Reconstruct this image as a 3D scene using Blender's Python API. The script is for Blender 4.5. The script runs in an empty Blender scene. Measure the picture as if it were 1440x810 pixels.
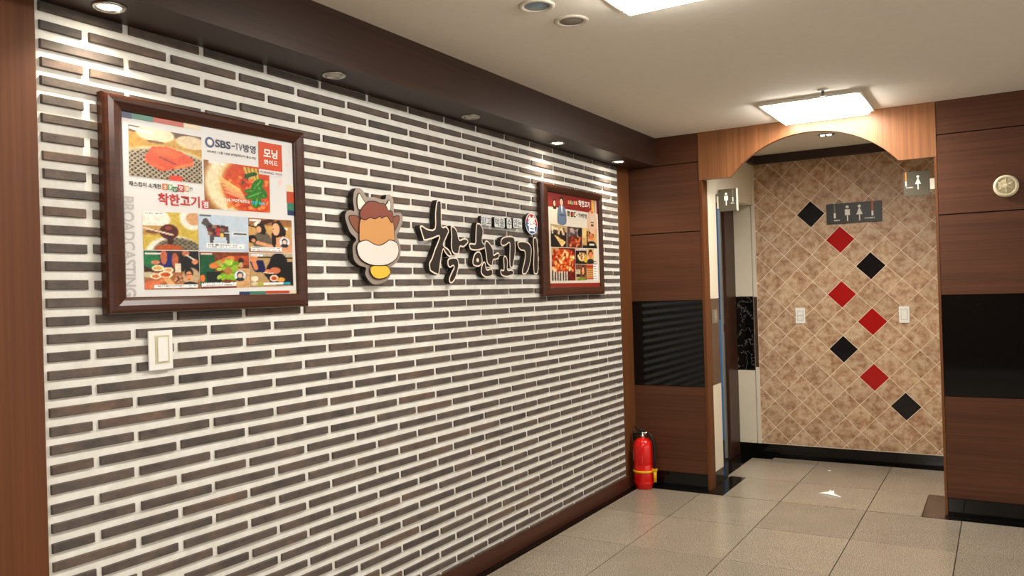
import bpy, bmesh, math, random
import numpy as np
from mathutils import Vector, Matrix

random.seed(7)
S = bpy.context.scene
COL = S.collection

# ------------------------------------------------------------------ camera
FPX = 1132.654
yaw, pitch, roll = math.radians(-31.2815), math.radians(0.29583), math.radians(-1.69762)
fw = Vector((math.sin(yaw)*math.cos(pitch), math.cos(yaw)*math.cos(pitch), math.sin(pitch)))
r0 = Vector((math.cos(yaw), -math.sin(yaw), 0))
u0 = r0.cross(fw)
rt = r0*math.cos(roll) + u0*math.sin(roll)
up = -r0*math.sin(roll) + u0*math.cos(roll)
CAM = Vector((2.2163, -1.1953, 1.3582))
cd = bpy.data.cameras.new('camera')
cam = bpy.data.objects.new('camera', cd); COL.objects.link(cam)
m3 = Matrix((rt, up, -fw)).transposed()
cam.matrix_world = Matrix.Translation(CAM) @ m3.to_4x4()
cd.sensor_fit = 'HORIZONTAL'; cd.sensor_width = 36.0
cd.lens = FPX/1440*36.0
cd.clip_start = 0.05
S.camera = cam

# ------------------------------------------------------------------ world, exposure
w = bpy.data.worlds.new('world'); S.world = w; w.use_nodes = True
w.node_tree.nodes['Background'].inputs[0].default_value = (1.0, .965, .905, 1)
w.node_tree.nodes['Background'].inputs[1].default_value = 0.65
S.view_settings.view_transform = 'Standard'
S.view_settings.look = 'None'
S.view_settings.gamma = 1
S.view_settings.use_curve_mapping = False
S.view_settings.exposure = 1.3
PANEL_E = 18.0          # glow of the ceiling light diffusers
SPOT_W = 7.0           # watts of each soffit downlight
ALCOVE_W = 3.5

# ------------------------------------------------------------------ helpers
def lin(c):
    c = c/255.0
    return c/12.92 if c <= .04045 else ((c+.055)/1.055)**2.4
def rgb(r, g, b): return (lin(r), lin(g), lin(b), 1.0)

def base_mat(name, rough=.5, spec=.5, metal=0.0):
    m = bpy.data.materials.new(name); m.use_nodes = True
    b = m.node_tree.nodes['Principled BSDF']
    b.inputs['Roughness'].default_value = rough
    b.inputs['Specular IOR Level'].default_value = spec
    b.inputs['Metallic'].default_value = metal
    return m, m.node_tree.nodes, m.node_tree.links, b
def plain(name, c, rough=.5, spec=.5, metal=0.0, emit=0.0):
    m, N, Lk, b = base_mat(name, rough, spec, metal)
    n = N.new('ShaderNodeTexNoise'); n.inputs['Scale'].default_value = 35; n.inputs['Detail'].default_value = 3
    mx = N.new('ShaderNodeMix'); mx.data_type = 'RGBA'
    c = tuple(c)
    mx.inputs[6].default_value = tuple(v*.95 for v in c[:3])+(1,)
    mx.inputs[7].default_value = tuple(min(1, v*1.04) for v in c[:3])+(1,)
    g = N.new('ShaderNodeNewGeometry')
    Lk.new(g.outputs['Position'], n.inputs['Vector'])
    Lk.new(n.outputs['Fac'], mx.inputs[0]); Lk.new(mx.outputs[2], b.inputs['Base Color'])
    if emit:
        b.inputs['Emission Color'].default_value = c; b.inputs['Emission Strength'].default_value = emit
    return m
def pos_noise(N, Lk, stretch, scale, detail=4, rough=.6, perobj=False):
    g = N.new('ShaderNodeNewGeometry'); mp = N.new('ShaderNodeMapping')
    mp.inputs['Scale'].default_value = stretch
    Lk.new(g.outputs['Position'], mp.inputs['Vector'])
    if perobj:
        oi = N.new('ShaderNodeObjectInfo'); ml = N.new('ShaderNodeMath'); ml.operation = 'MULTIPLY'; ml.inputs[1].default_value = 37.0
        cb = N.new('ShaderNodeCombineXYZ')
        Lk.new(oi.outputs['Random'], ml.inputs[0])
        for i in range(3): Lk.new(ml.outputs[0], cb.inputs[i])
        Lk.new(cb.outputs[0], mp.inputs['Location'])
    n = N.new('ShaderNodeTexNoise'); n.inputs['Scale'].default_value = scale
    n.inputs['Detail'].default_value = detail; n.inputs['Roughness'].default_value = rough
    Lk.new(mp.outputs[0], n.inputs['Vector'])
    return n
def ramp(N, Lk, src, stops):
    r = N.new('ShaderNodeValToRGB')
    e = r.color_ramp.elements
    while len(e) < len(stops): e.new(.5)
    for k, (p, c) in enumerate(stops): e[k].position = p; e[k].color = c
    Lk.new(src, r.inputs[0]); return r
def mixc(N, Lk, a, b, fac, mode='MIX'):
    x = N.new('ShaderNodeMix'); x.data_type = 'RGBA'; x.blend_type = mode
    for sck, v in ((6, a), (7, b), (0, fac)):
        if isinstance(v, bpy.types.NodeSocket): Lk.new(v, x.inputs[sck])
        else: x.inputs[sck].default_value = v
    return x.outputs[2]
def bump(N, Lk, b, src, strength=.2, dist=.002):
    bp = N.new('ShaderNodeBump'); bp.inputs['Strength'].default_value = strength; bp.inputs['Distance'].default_value = dist
    Lk.new(src, bp.inputs['Height']); Lk.new(bp.outputs[0], b.inputs['Normal'])

def wood(name, c0, c1, grain, rough=.35, spec=.28):
    m, N, Lk, b = base_mat(name, rough, spec)
    st = {'X': (1.2, 1.2, 130), 'Z': (90, 90, 1.0), 'Y': (60, .8, 60)}[grain]
    n = pos_noise(N, Lk, st, 1.0, 5, .65)
    st2 = {'X': (.6, .6, 14), 'Z': (12, 12, .4), 'Y': (9, .4, 9)}[grain]
    n2 = pos_noise(N, Lk, st2, 1.0, 3, .5)
    a = ramp(N, Lk, n.outputs['Fac'], [(.3, c0), (.7, c1)])
    dk = ramp(N, Lk, n2.outputs['Fac'], [(.3, (.82, .82, .82, 1)), (.7, (1.1, 1.1, 1.1, 1))])
    Lk.new(mixc(N, Lk, a.outputs[0], dk.outputs[0], 1.0, 'MULTIPLY'), b.inputs['Base Color'])
    return m

M = {}
M['panel_wood'] = wood('dark_veneer_horizontal_grain', rgb(74, 43, 27), rgb(96, 58, 37), 'X', .42)
M['arch_wood'] = wood('veneer_vertical_grain', rgb(114, 71, 42), rgb(142, 95, 60), 'Z', .35)
M['strip_wood'] = wood('orange_brown_casing', rgb(94, 56, 29), rgb(110, 67, 37), 'Z', .35)
M['pillar_wood'] = wood('brown_pillar_veneer', rgb(90, 50, 23), rgb(106, 61, 30), 'Z', .42)
M['soffit_wood'] = wood('dark_soffit_veneer', rgb(48, 31, 23), rgb(62, 41, 30), 'Y', .4)
M['base_wood'] = wood('dark_baseboard_wood', rgb(60, 31, 21), rgb(74, 40, 27), 'Y', .3)
M['frame_wood'] = wood('red_brown_frame_wood', rgb(60, 32, 21), rgb(78, 44, 29), 'Y', .28)
M['door_wood'] = wood('dark_brown_door_frame', rgb(60, 35, 25), rgb(74, 45, 32), 'Z', .4)
M['groove'] = plain('dark_panel_groove', rgb(28, 18, 14), .7, .2)

def brick_mat():
    m, N, Lk, b = base_mat('grey_brown_brick', .62, .35)
    oi = N.new('ShaderNodeObjectInfo')
    a = ramp(N, Lk, oi.outputs['Random'], [(0, rgb(79, 71, 66)), (.4, rgb(87, 78, 72)), (.75, rgb(93, 82, 75)), (.92, rgb(95, 81, 72)), (1, rgb(101, 83, 72))])
    n = pos_noise(N, Lk, (1, 1, 1.6), 11, 5, .7)
    d = ramp(N, Lk, n.outputs['Fac'], [(.30, (.62, .62, .64, 1)), (.47, (1, 1, 1, 1)), (.56, (1.18, 1.12, 1.07, 1)), (.70, (1.75, 1.45, 1.22, 1))])
    Lk.new(mixc(N, Lk, a.outputs[0], d.outputs[0], 1.0, 'MULTIPLY'), b.inputs['Base Color'])
    n2 = pos_noise(N, Lk, (1, 1, 1), 120, 5, .7)
    bump(N, Lk, b, n2.outputs['Fac'], .35, .003)
    return m
M['brick'] = brick_mat()
def mortar_mat():
    m, N, Lk, b = base_mat('cream_mortar', .55, .4)
    n = pos_noise(N, Lk, (1, 1, 1), 14, 5, .6)
    a = ramp(N, Lk, n.outputs['Fac'], [(.3, rgb(224, 220, 208)), (.7, rgb(242, 239, 230))])
    Lk.new(a.outputs[0], b.inputs['Base Color'])
    n2 = pos_noise(N, Lk, (1, 1, 1), 60, 4, .6)
    bump(N, Lk, b, n2.outputs['Fac'], .3, .004)
    return m
M['mortar'] = mortar_mat()
def granite(name, cs, rough, scale=170, spec=.5, perobj=.12):
    m, N, Lk, b = base_mat(name, rough, spec)
    n = pos_noise(N, Lk, (1, 1, 1), scale, 3, .75)
    a = ramp(N, Lk, n.outputs['Fac'], cs)
    n2 = pos_noise(N, Lk, (1, 1, 1), 5, 3, .6)
    d = ramp(N, Lk, n2.outputs['Fac'], [(.3, (.93, .93, .93, 1)), (.7, (1.05, 1.05, 1.05, 1))])
    c = mixc(N, Lk, a.outputs[0], d.outputs[0], 1.0, 'MULTIPLY')
    if perobj:
        oi = N.new('ShaderNodeObjectInfo')
        e = ramp(N, Lk, oi.outputs['Random'], [(0, (1-perobj, 1-perobj, 1-perobj, 1)), (1, (1+perobj, 1+perobj*.9, 1+perobj*.8, 1))])
        c = mixc(N, Lk, c, e.outputs[0], 1.0, 'MULTIPLY')
    Lk.new(c, b.inputs['Base Color'])
    return m
M['floor_tile'] = granite('speckled_grey_granite', [(.32, rgb(30, 25, 20)), (.41, rgb(122, 111, 96)), (.56, rgb(163, 151, 133)), (.66, rgb(214, 203, 186))], .2, 190, .5, .13)
M['black_granite'] = granite('black_granite', [(.35, rgb(6, 6, 6)), (.62, rgb(13, 14, 13)), (.74, rgb(52, 54, 52))], .07, 260, .42, 0)
M['brown_stone'] = granite('dark_brown_stone', [(.35, rgb(60, 48, 40)), (.6, rgb(82, 66, 56)), (.75, rgb(112, 94, 80))], .15, 120, .5, 0)
M['brown_tile'] = granite('brown_marble_band', [(.35, rgb(66, 48, 36)), (.6, rgb(88, 64, 48)), (.75, rgb(126, 102, 82))], .2, 60, .5, 0)
def travertine():
    m, N, Lk, b = base_mat('blotchy_travertine', .42, .4)
    n = pos_noise(N, Lk, (1, 1, 1), 19, 7, .7, True)
    a = ramp(N, Lk, n.outputs['Fac'], [(.33, rgb(142, 102, 74)), (.45, rgb(176, 140, 108)), (.56, rgb(198, 170, 140)), (.7, rgb(208, 186, 158))])
    n2 = pos_noise(N, Lk, (1, 1, 1), 70, 4, .75, True)
    d = ramp(N, Lk, n2.outputs['Fac'], [(.30, (.45, .34, .27, 1)), (.385, (.95, .93, .92, 1)), (.6, (1.03, 1.02, 1.01, 1))])
    c = mixc(N, Lk, a.outputs[0], d.outputs[0], 1.0, 'MULTIPLY')
    oi = N.new('ShaderNodeObjectInfo')
    e = ramp(N, Lk, oi.outputs['Random'], [(0, (.9, .88, .86, 1)), (1, (1.06, 1.05, 1.03, 1))])
    Lk.new(mixc(N, Lk, c, e.outputs[0], 1.0, 'MULTIPLY'), b.inputs['Base Color'])
    return m
M['travertine'] = travertine()
def marble():
    m, N, Lk, b = base_mat('black_veined_marble', .12, .5)
    n = pos_noise(N, Lk, (1, 1, 1), 9, 6, .6)
    a = ramp(N, Lk, n.outputs['Fac'], [(.49, rgb(14, 13, 13)), (.5, rgb(120, 116, 110)), (.51, rgb(14, 13, 13))])
    Lk.new(a.outputs[0], b.inputs['Base Color']); return m
M['marble'] = marble()
M['grout'] = plain('pale_grout', rgb(240, 226, 204), .8, .2)
M['floor_grout'] = plain('dark_floor_grout', rgb(46, 36, 28), .8, .2)
M['ceiling'] = plain('matte_ceiling_paint', rgb(236, 229, 216), .85, .2)
M['crown'] = plain('dark_crown_paint', rgb(62, 48, 44), .5, .3)
M['cream'] = plain('cream_wall_panel', rgb(226, 216, 194), .4, .4)
M['trim_white'] = plain('white_caulk_trim', rgb(224, 214, 196), .5, .3)
M['tile_red'] = plain('glossy_red_tile', rgb(168, 24, 22), .12, .5)
M['tile_black'] = plain('glossy_black_tile', rgb(20, 20, 22), .1, .5)
M['white_plastic'] = plain('white_plastic', rgb(238, 235, 228), .3, .5)
M['yellowed'] = plain('yellowed_gasket', rgb(206, 196, 160), .5, .3)
M['gap'] = plain('switch_gap', rgb(150, 142, 124), .6, .2)
M['grey_plastic'] = plain('grey_switch_plastic', rgb(124, 110, 88), .4, .4)
M['cream_plastic'] = plain('cream_speaker_plastic', rgb(220, 208, 176), .4, .4)
M['cream_grille'] = plain('cream_speaker_grille', rgb(196, 184, 150), .55, .3)
M['chrome'] = plain('brushed_chrome', rgb(206, 204, 198), .25, .5, 1.0)
M['dull_metal'] = plain('dull_aluminium', rgb(150, 150, 146), .4, .5, .8)
M['lens'] = plain('frosted_lens', rgb(200, 196, 186), .3, .5)
M['blue_lens'] = plain('bluish_frosted_lens', rgb(120, 142, 158), .25, .5)
M['grey_grille'] = plain('grey_speaker_cloth', rgb(150, 142, 132), .8, .2)
M['white_ring'] = plain('white_trim_ring', rgb(214, 206, 190), .5, .3)
M['glow'] = plain('lit_diffuser', (1.0, .96, .885, 1), .5, .3, 0, PANEL_E)
M['bulb'] = plain('lit_bulb', (1.0, .9, .74, 1), .5, .3, 0, 14.0)
M['dark_side'] = plain('dark_sign_return', rgb(40, 34, 30), .55, .3)
M['sign_face'] = plain('dark_brown_letter_face', rgb(44, 35, 28), .5, .25)
M['sign_rim'] = plain('champagne_letter_rim', rgb(236, 220, 200), .3, .5)
M['sign_white'] = plain('white_letter_slab', rgb(216, 218, 216), .35, .4)
M['sign_grey'] = plain('grey_letter_stroke', rgb(62, 62, 60), .5, .4)
M['board'] = plain('taupe_metal_board', rgb(168, 152, 140), .32, .5, .35)
M['red_paint'] = plain('red_enamel', rgb(214, 24, 18), .16, .5)
M['black_rubber'] = plain('black_rubber', rgb(26, 24, 23), .5, .3)
M['yellow_plastic'] = plain('yellow_plastic', rgb(240, 182, 20), .4, .4)
M['plate'] = plain('grey_olive_sign_plate', rgb(84, 77, 62), .4, .4)
M['plate_dark'] = plain('charcoal_sign_plate', rgb(50, 46, 42), .4, .4)
M['plate_white'] = plain('white_acrylic_edge', rgb(238, 232, 212), .3, .5)
M['picto'] = plain('backlit_white_pictogram', (.8, .77, .69, 1), .5, .3, 0, .12)
M['picto_dim'] = plain('white_pictogram', rgb(232, 228, 216), .5, .3)
M['orange_bar'] = plain('orange_bar', rgb(224, 146, 34), .5, .3, 0, .05)
M['orange_dim'] = plain('copper_bar', rgb(176, 96, 64), .5, .3)
M['grey_bar'] = plain('grey_bar', rgb(120, 112, 104), .5, .3)
M['blue_panel'] = plain('blue_partition_board', rgb(52, 122, 198), .5, .2)
M['navy_panel'] = plain('dark_blue_partition_board', rgb(34, 72, 122), .5, .2)
M['grey_metal'] = plain('grey_door_edge', rgb(122, 124, 120), .4, .5)
M['paper'] = plain('white_tissue', rgb(240, 240, 240), .8, .2)
def print_mat():
    m, N, Lk, b = base_mat('printed_ink', .38, .4)
    a = N.new('ShaderNodeAttribute'); a.attribute_name = 'ink'
    Lk.new(a.outputs['Color'], b.inputs['Base Color']); return m
M['ink'] = print_mat()

# objects
OFFS = {}
def tag(o, label=None, cat=None, group=None, kind=None):
    if label: o['label'] = label
    if cat: o['category'] = cat
    if group: o['group'] = group
    if kind: o['kind'] = kind
    return o
def thing(name, loc, label, cat, group=None):
    o = bpy.data.objects.new(name, None); COL.objects.link(o); o.location = loc
    o.empty_display_size = .02
    OFFS[o.name] = Vector(loc)
    return tag(o, label, cat, group)
def link(name, me, parent=None):
    o = bpy.data.objects.new(name, me); COL.objects.link(o)
    if parent is not None: o.parent = parent
    OFFS[o.name] = OFFS.get(parent.name, Vector((0, 0, 0))) if parent is not None else Vector((0, 0, 0))
    return o
class MB:
    """collects shapes in world metres, links them as one mesh object"""
    def __init__(s): s.v = []; s.f = []; s.mi = []; s.sm = []
    def add(s, vs, fs, mi=0, smooth=False):
        n = len(s.v); s.v += [tuple(v) for v in vs]
        for f in fs: s.f.append([i+n for i in f]); s.mi.append(mi); s.sm.append(smooth)
        return s
    def box(s, lo, hi, mi=0):
        x0, y0, z0 = lo; x1, y1, z1 = hi
        vs = [(x0,y0,z0),(x1,y0,z0),(x1,y1,z0),(x0,y1,z0),(x0,y0,z1),(x1,y0,z1),(x1,y1,z1),(x0,y1,z1)]
        return s.add(vs, [(0,3,2,1),(4,5,6,7),(0,1,5,4),(1,2,6,5),(2,3,7,6),(3,0,4,7)], mi)
    def prism(s, pts, a, b, plane='x', mi=0, mi_front=None, smooth=False):
        """2D outline (counter-clockwise seen from the front) between depth a (back) and b (front); plane x: pts are (y,z), front +x; plane y: pts are (x,z), front -y"""
        f = (lambda p, d: (d, p[0], p[1])) if plane == 'x' else (lambda p, d: (p[0], d, p[1]))
        n = len(pts)
        vs = [f(p, a) for p in pts]+[f(p, b) for p in pts]
        s.add(vs, [(i, (i+1) % n, n+(i+1) % n, n+i) for i in range(n)]+[tuple(range(n-1, -1, -1))], mi, False)
        s.add([f(p, b) for p in pts], [tuple(range(n))], mi if mi_front is None else mi_front)
        return s
    def lathe(s, prof, c, axis='z', seg=24, mi=0, smooth=True):
        vs = []; fs = []
        c = Vector(c)
        for (r, h) in prof:
            for k in range(seg):
                a = 2*math.pi*k/seg
                q = (r*math.cos(a), r*math.sin(a), h) if axis == 'z' else ((r*math.cos(a), -h, r*math.sin(a)) if axis == 'y' else (h, r*math.cos(a), r*math.sin(a)))
                vs.append(c+Vector(q))
        for i in range(len(prof)-1):
            for k in range(seg):
                k2 = (k+1) % seg
                fs.append((i*seg+k, i*seg+k2, (i+1)*seg+k2, (i+1)*seg+k))
        fs.append(tuple(range(seg-1, -1, -1))); fs.append(tuple(range((len(prof)-1)*seg, len(prof)*seg)))
        return s.add(vs, fs, mi, smooth)
    def tube(s, pts, r, seg=10, mi=0):
        pts = [Vector(p) for p in pts]; rings = []
        for i, p in enumerate(pts):
            t = (pts[min(i+1, len(pts)-1)]-pts[max(i-1, 0)]).normalized()
            a = t.cross(Vector((0.31, .87, .12))).normalized(); b = t.cross(a)
            rr = r[i] if isinstance(r, (list, tuple)) else r
            rings.append([p+(a*math.cos(2*math.pi*k/seg)+b*math.sin(2*math.pi*k/seg))*rr for k in range(seg)])
        vs = [v for q in rings for v in q]; fs = []
        for i in range(len(pts)-1):
            for k in range(seg):
                k2 = (k+1) % seg; fs.append((i*seg+k, i*seg+k2, (i+1)*seg+k2, (i+1)*seg+k))
        fs.append(tuple(range(seg-1, -1, -1))); fs.append(tuple(range((len(pts)-1)*seg, len(pts)*seg)))
        return s.add(vs, fs, mi, True)
    def build(s, name, mats, parent=None, bevel=0.0, fix=True):
        off = OFFS.get(parent.name, Vector((0, 0, 0))) if parent is not None else Vector((0, 0, 0))
        me = bpy.data.meshes.new(name)
        me.from_pydata([tuple(Vector(v)-off) for v in s.v], [], s.f)
        for m in (mats if isinstance(mats, (list, tuple)) else [mats]): me.materials.append(M[m])
        me.polygons.foreach_set('material_index', s.mi)
        me.polygons.foreach_set('use_smooth', s.sm)
        if fix or bevel:
            bm = bmesh.new(); bm.from_mesh(me)
            if bevel:
                bmesh.ops.remove_doubles(bm, verts=bm.verts, dist=1e-6)
                es = [e for e in bm.edges if len(e.link_faces) == 2 and e.calc_face_angle(0) > .6]
                bmesh.ops.bevel(bm, geom=es, offset=bevel, segments=2, profile=.7, affect='EDGES', clamp_overlap=True)
            bmesh.ops.recalc_face_normals(bm, faces=bm.faces) if fix else None
            bm.to_mesh(me); bm.free()
        me.update()
        return link(name, me, parent)
def bx(name, lo, hi, mat, parent=None, bevel=0.0):
    return MB().box(lo, hi).build(name, mat, parent, bevel)
def smooth_poly(p, n=3):
    out = []; N = len(p)
    for i in range(N):
        p0, p1, p2, p3 = (np.array(p[(i+k) % N]) for k in (-1, 0, 1, 2))
        for t in np.linspace(0, 1, n, endpoint=False):
            out.append(tuple(.5*((2*p1)+(-p0+p2)*t+(2*p0-5*p1+4*p2-p3)*t*t+(-p0+3*p1-3*p2+p3)*t**3)))
    return out
def area2(p): return sum(p[i][0]*p[(i+1) % len(p)][1]-p[(i+1) % len(p)][0]*p[i][1] for i in range(len(p)))
def ccw(p): return p if area2(p) > 0 else p[::-1]
def inset(p, d):
    p = ccw(p); N = len(p); out = []
    for i in range(N):
        a, b, c = np.array(p[i-1]), np.array(p[i]), np.array(p[(i+1) % N])
        n1 = np.array([-(b-a)[1], (b-a)[0]]); n2 = np.array([-(c-b)[1], (c-b)[0]])
        n = n1/(np.linalg.norm(n1)+1e-9)+n2/(np.linalg.norm(n2)+1e-9)
        out.append(tuple(b+n/(np.linalg.norm(n)+1e-9)*d))
    return out
def circle(cx, cy, rx, ry=None, n=20):
    ry = rx if ry is None else ry
    return [(cx+rx*math.cos(2*math.pi*k/n), cy+ry*math.sin(2*math.pi*k/n)) for k in range(n)]
def glyphs(text, fat=0.0, res=3, extrude=0.0):
    c = bpy.data.curves.new('text', 'FONT'); c.body = text; c.offset = fat; c.resolution_u = res; c.extrude = extrude
    c.fill_mode = 'BOTH' if extrude else 'FRONT'
    o = bpy.data.objects.new('text', c); COL.objects.link(o)
    bpy.context.view_layer.update()
    m = o.to_mesh()
    vs = np.array([v.co[:] for v in m.vertices]).reshape(-1, 3); fs = [tuple(p.vertices) for p in m.polygons]
    nz = [p.normal.z for p in m.polygons]
    o.to_mesh_clear(); bpy.data.objects.remove(o); bpy.data.curves.remove(c)
    return vs, fs, nz
def fit(vs, box, rot=False):
    """scale text outlines into (a0,a1,b0,b1)"""
    p = vs[:, :2].copy()
    if rot: p = np.stack([p[:, 1], -p[:, 0]], 1)
    lo, hi = p.min(0), p.max(0)
    a0, a1, b0, b1 = box
    return np.stack([a0+(p[:, 0]-lo[0])/(hi[0]-lo[0]+1e-9)*(a1-a0), b0+(p[:, 1]-lo[1])/(hi[1]-lo[1]+1e-9)*(b1-b0)], 1)

class Ink:
    """flat print: coloured polygons on a wall-parallel sheet (plane x = const)"""
    def __init__(s): s.v = []; s.f = []; s.c = []
    def poly(s, pts, x, col):
        n = len(s.v); s.v += [(x, p[0], p[1]) for p in ccw(pts)]; s.c += [rgb(*col)]*len(pts); s.f.append(tuple(range(n, n+len(pts))))
    def rect(s, b, x, col): s.poly([(b[0], b[2]), (b[1], b[2]), (b[1], b[3]), (b[0], b[3])], x, col)
    def text(s, t, box, x, col, fat=0.0, rot=False):
        vs, fs, _ = glyphs(t, fat)
        p = fit(vs, box, rot); n = len(s.v)
        s.v += [(x, a, b) for a, b in p]; s.c += [rgb(*col)]*len(p); s.f += [tuple(i+n for i in f) for f in fs]
    def grid(s, corners, x, img):
        h, wd = img.shape[:2]; n = len(s.v)
        tl, tr, br, bl = (np.array(c) for c in corners)
        for j in range(h):
            t = j/(h-1)
            for i in range(wd):
                q = i/(wd-1)
                p = (tl*(1-q)+tr*q)*(1-t)+(bl*(1-q)+br*q)*t
                s.v.append((x, p[0], p[1])); s.c.append(rgb(*255*(np.clip(img[j, i], 0, 255)/255)**1.45))
        for j in range(h-1):
            for i in range(wd-1):
                a = n+j*wd+i; s.f.append((a+wd, a+wd+1, a+1, a))
    def build(s, name, parent):
        off = OFFS[parent.name]
        me = bpy.data.meshes.new(name); me.from_pydata([tuple(Vector(v)-off) for v in s.v], [], s.f)
        at = me.color_attributes.new('ink', 'FLOAT_COLOR', 'POINT')
        at.data.foreach_set('color', np.array(s.c, dtype=np.float32).ravel())
        me.materials.append(M['ink']); me.update()
        return link(name, me, parent)

rng = np.random.default_rng(3)
class Cv:
    """a small picture painted in numbers, printed on the posters as coloured vertices"""
    def __init__(s, wd, h, col):
        s.h, s.w = h, wd
        s.y, s.x = np.mgrid[0:h, 0:wd].astype(float); s.x /= wd-1; s.y /= h-1
        s.a = np.zeros((h, wd, 3))+np.array(col, float)
    def put(s, k, col):
        k = np.clip(k, 0, 1)[..., None]; s.a = s.a*(1-k)+np.array(col, float)*k; return s
    def ell(s, cx, cy, rx, ry, col, rot=0, soft=.15):
        c, q = math.cos(rot), math.sin(rot); dx, dy = s.x-cx, s.y-cy
        d = np.sqrt(((dx*c+dy*q)/rx)**2+((-dx*q+dy*c)/ry)**2); return s.put((1-d)/soft+.5, col)
    def poly(s, pts, col):
        ins = np.zeros((s.h, s.w), bool); n = len(pts)
        for i in range(n):
            (x0, y0), (x1, y1) = pts[i], pts[(i+1) % n]
            if y0 == y1: continue
            ins ^= ((s.y < y0) != (s.y < y1)) & (s.x < (x1-x0)*(s.y-y0)/(y1-y0)+x0)
        return s.put(ins.astype(float), col)
    def line(s, x0, y0, x1, y1, wd, col):
        dx, dy = x1-x0, y1-y0; L = dx*dx+dy*dy
        t = np.clip(((s.x-x0)*dx+(s.y-y0)*dy)/L, 0, 1); d = np.hypot(s.x-x0-t*dx, s.y-y0-t*dy)
        return s.put((wd-d)/(.3*wd)+.5, col)
    def rect(s, x0, y0, x1, y1, col): return s.put(((s.x >= x0) & (s.x <= x1) & (s.y >= y0) & (s.y <= y1)).astype(float), col)
    def noise(s, amp, cell=4, mask=None):
        g = rng.normal(0, 1, (s.h//cell+2, s.w//cell+2))
        yy, xx = s.y*(s.h//cell), s.x*(s.w//cell); j, i = yy.astype(int), xx.astype(int); fy, fx = yy-j, xx-i
        v = g[j, i]*(1-fx)*(1-fy)+g[j, i+1]*fx*(1-fy)+g[j+1, i]*(1-fx)*fy+g[j+1, i+1]*fx*fy
        if mask is not None: v = v*mask
        s.a = s.a+(v*amp)[..., None]; return s
    def specks(s, n, x0, y0, x1, y1, r, cols):
        for k in range(n):
            c = cols[k % len(cols)]; s.ell(rng.uniform(x0, x1), rng.uniform(y0, y1), r*rng.uniform(.6, 1.6), r*rng.uniform(.5, 1.2), c, rng.uniform(0, 3), .4)
        return s
    def caption(s, x0, y0, x1, y1, n=1):
        s.rect(x0, y0, x1, y1, (240, 240, 238))
        for k in range(n):
            yc = y0+(y1-y0)*(k+.5)/n
            for q in np.arange(x0+.03, x1-.06, .035):
                if rng.random() < .8: s.rect(q, yc-.012, q+.022, yc+.012, (120, 118, 116))
        return s

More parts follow.
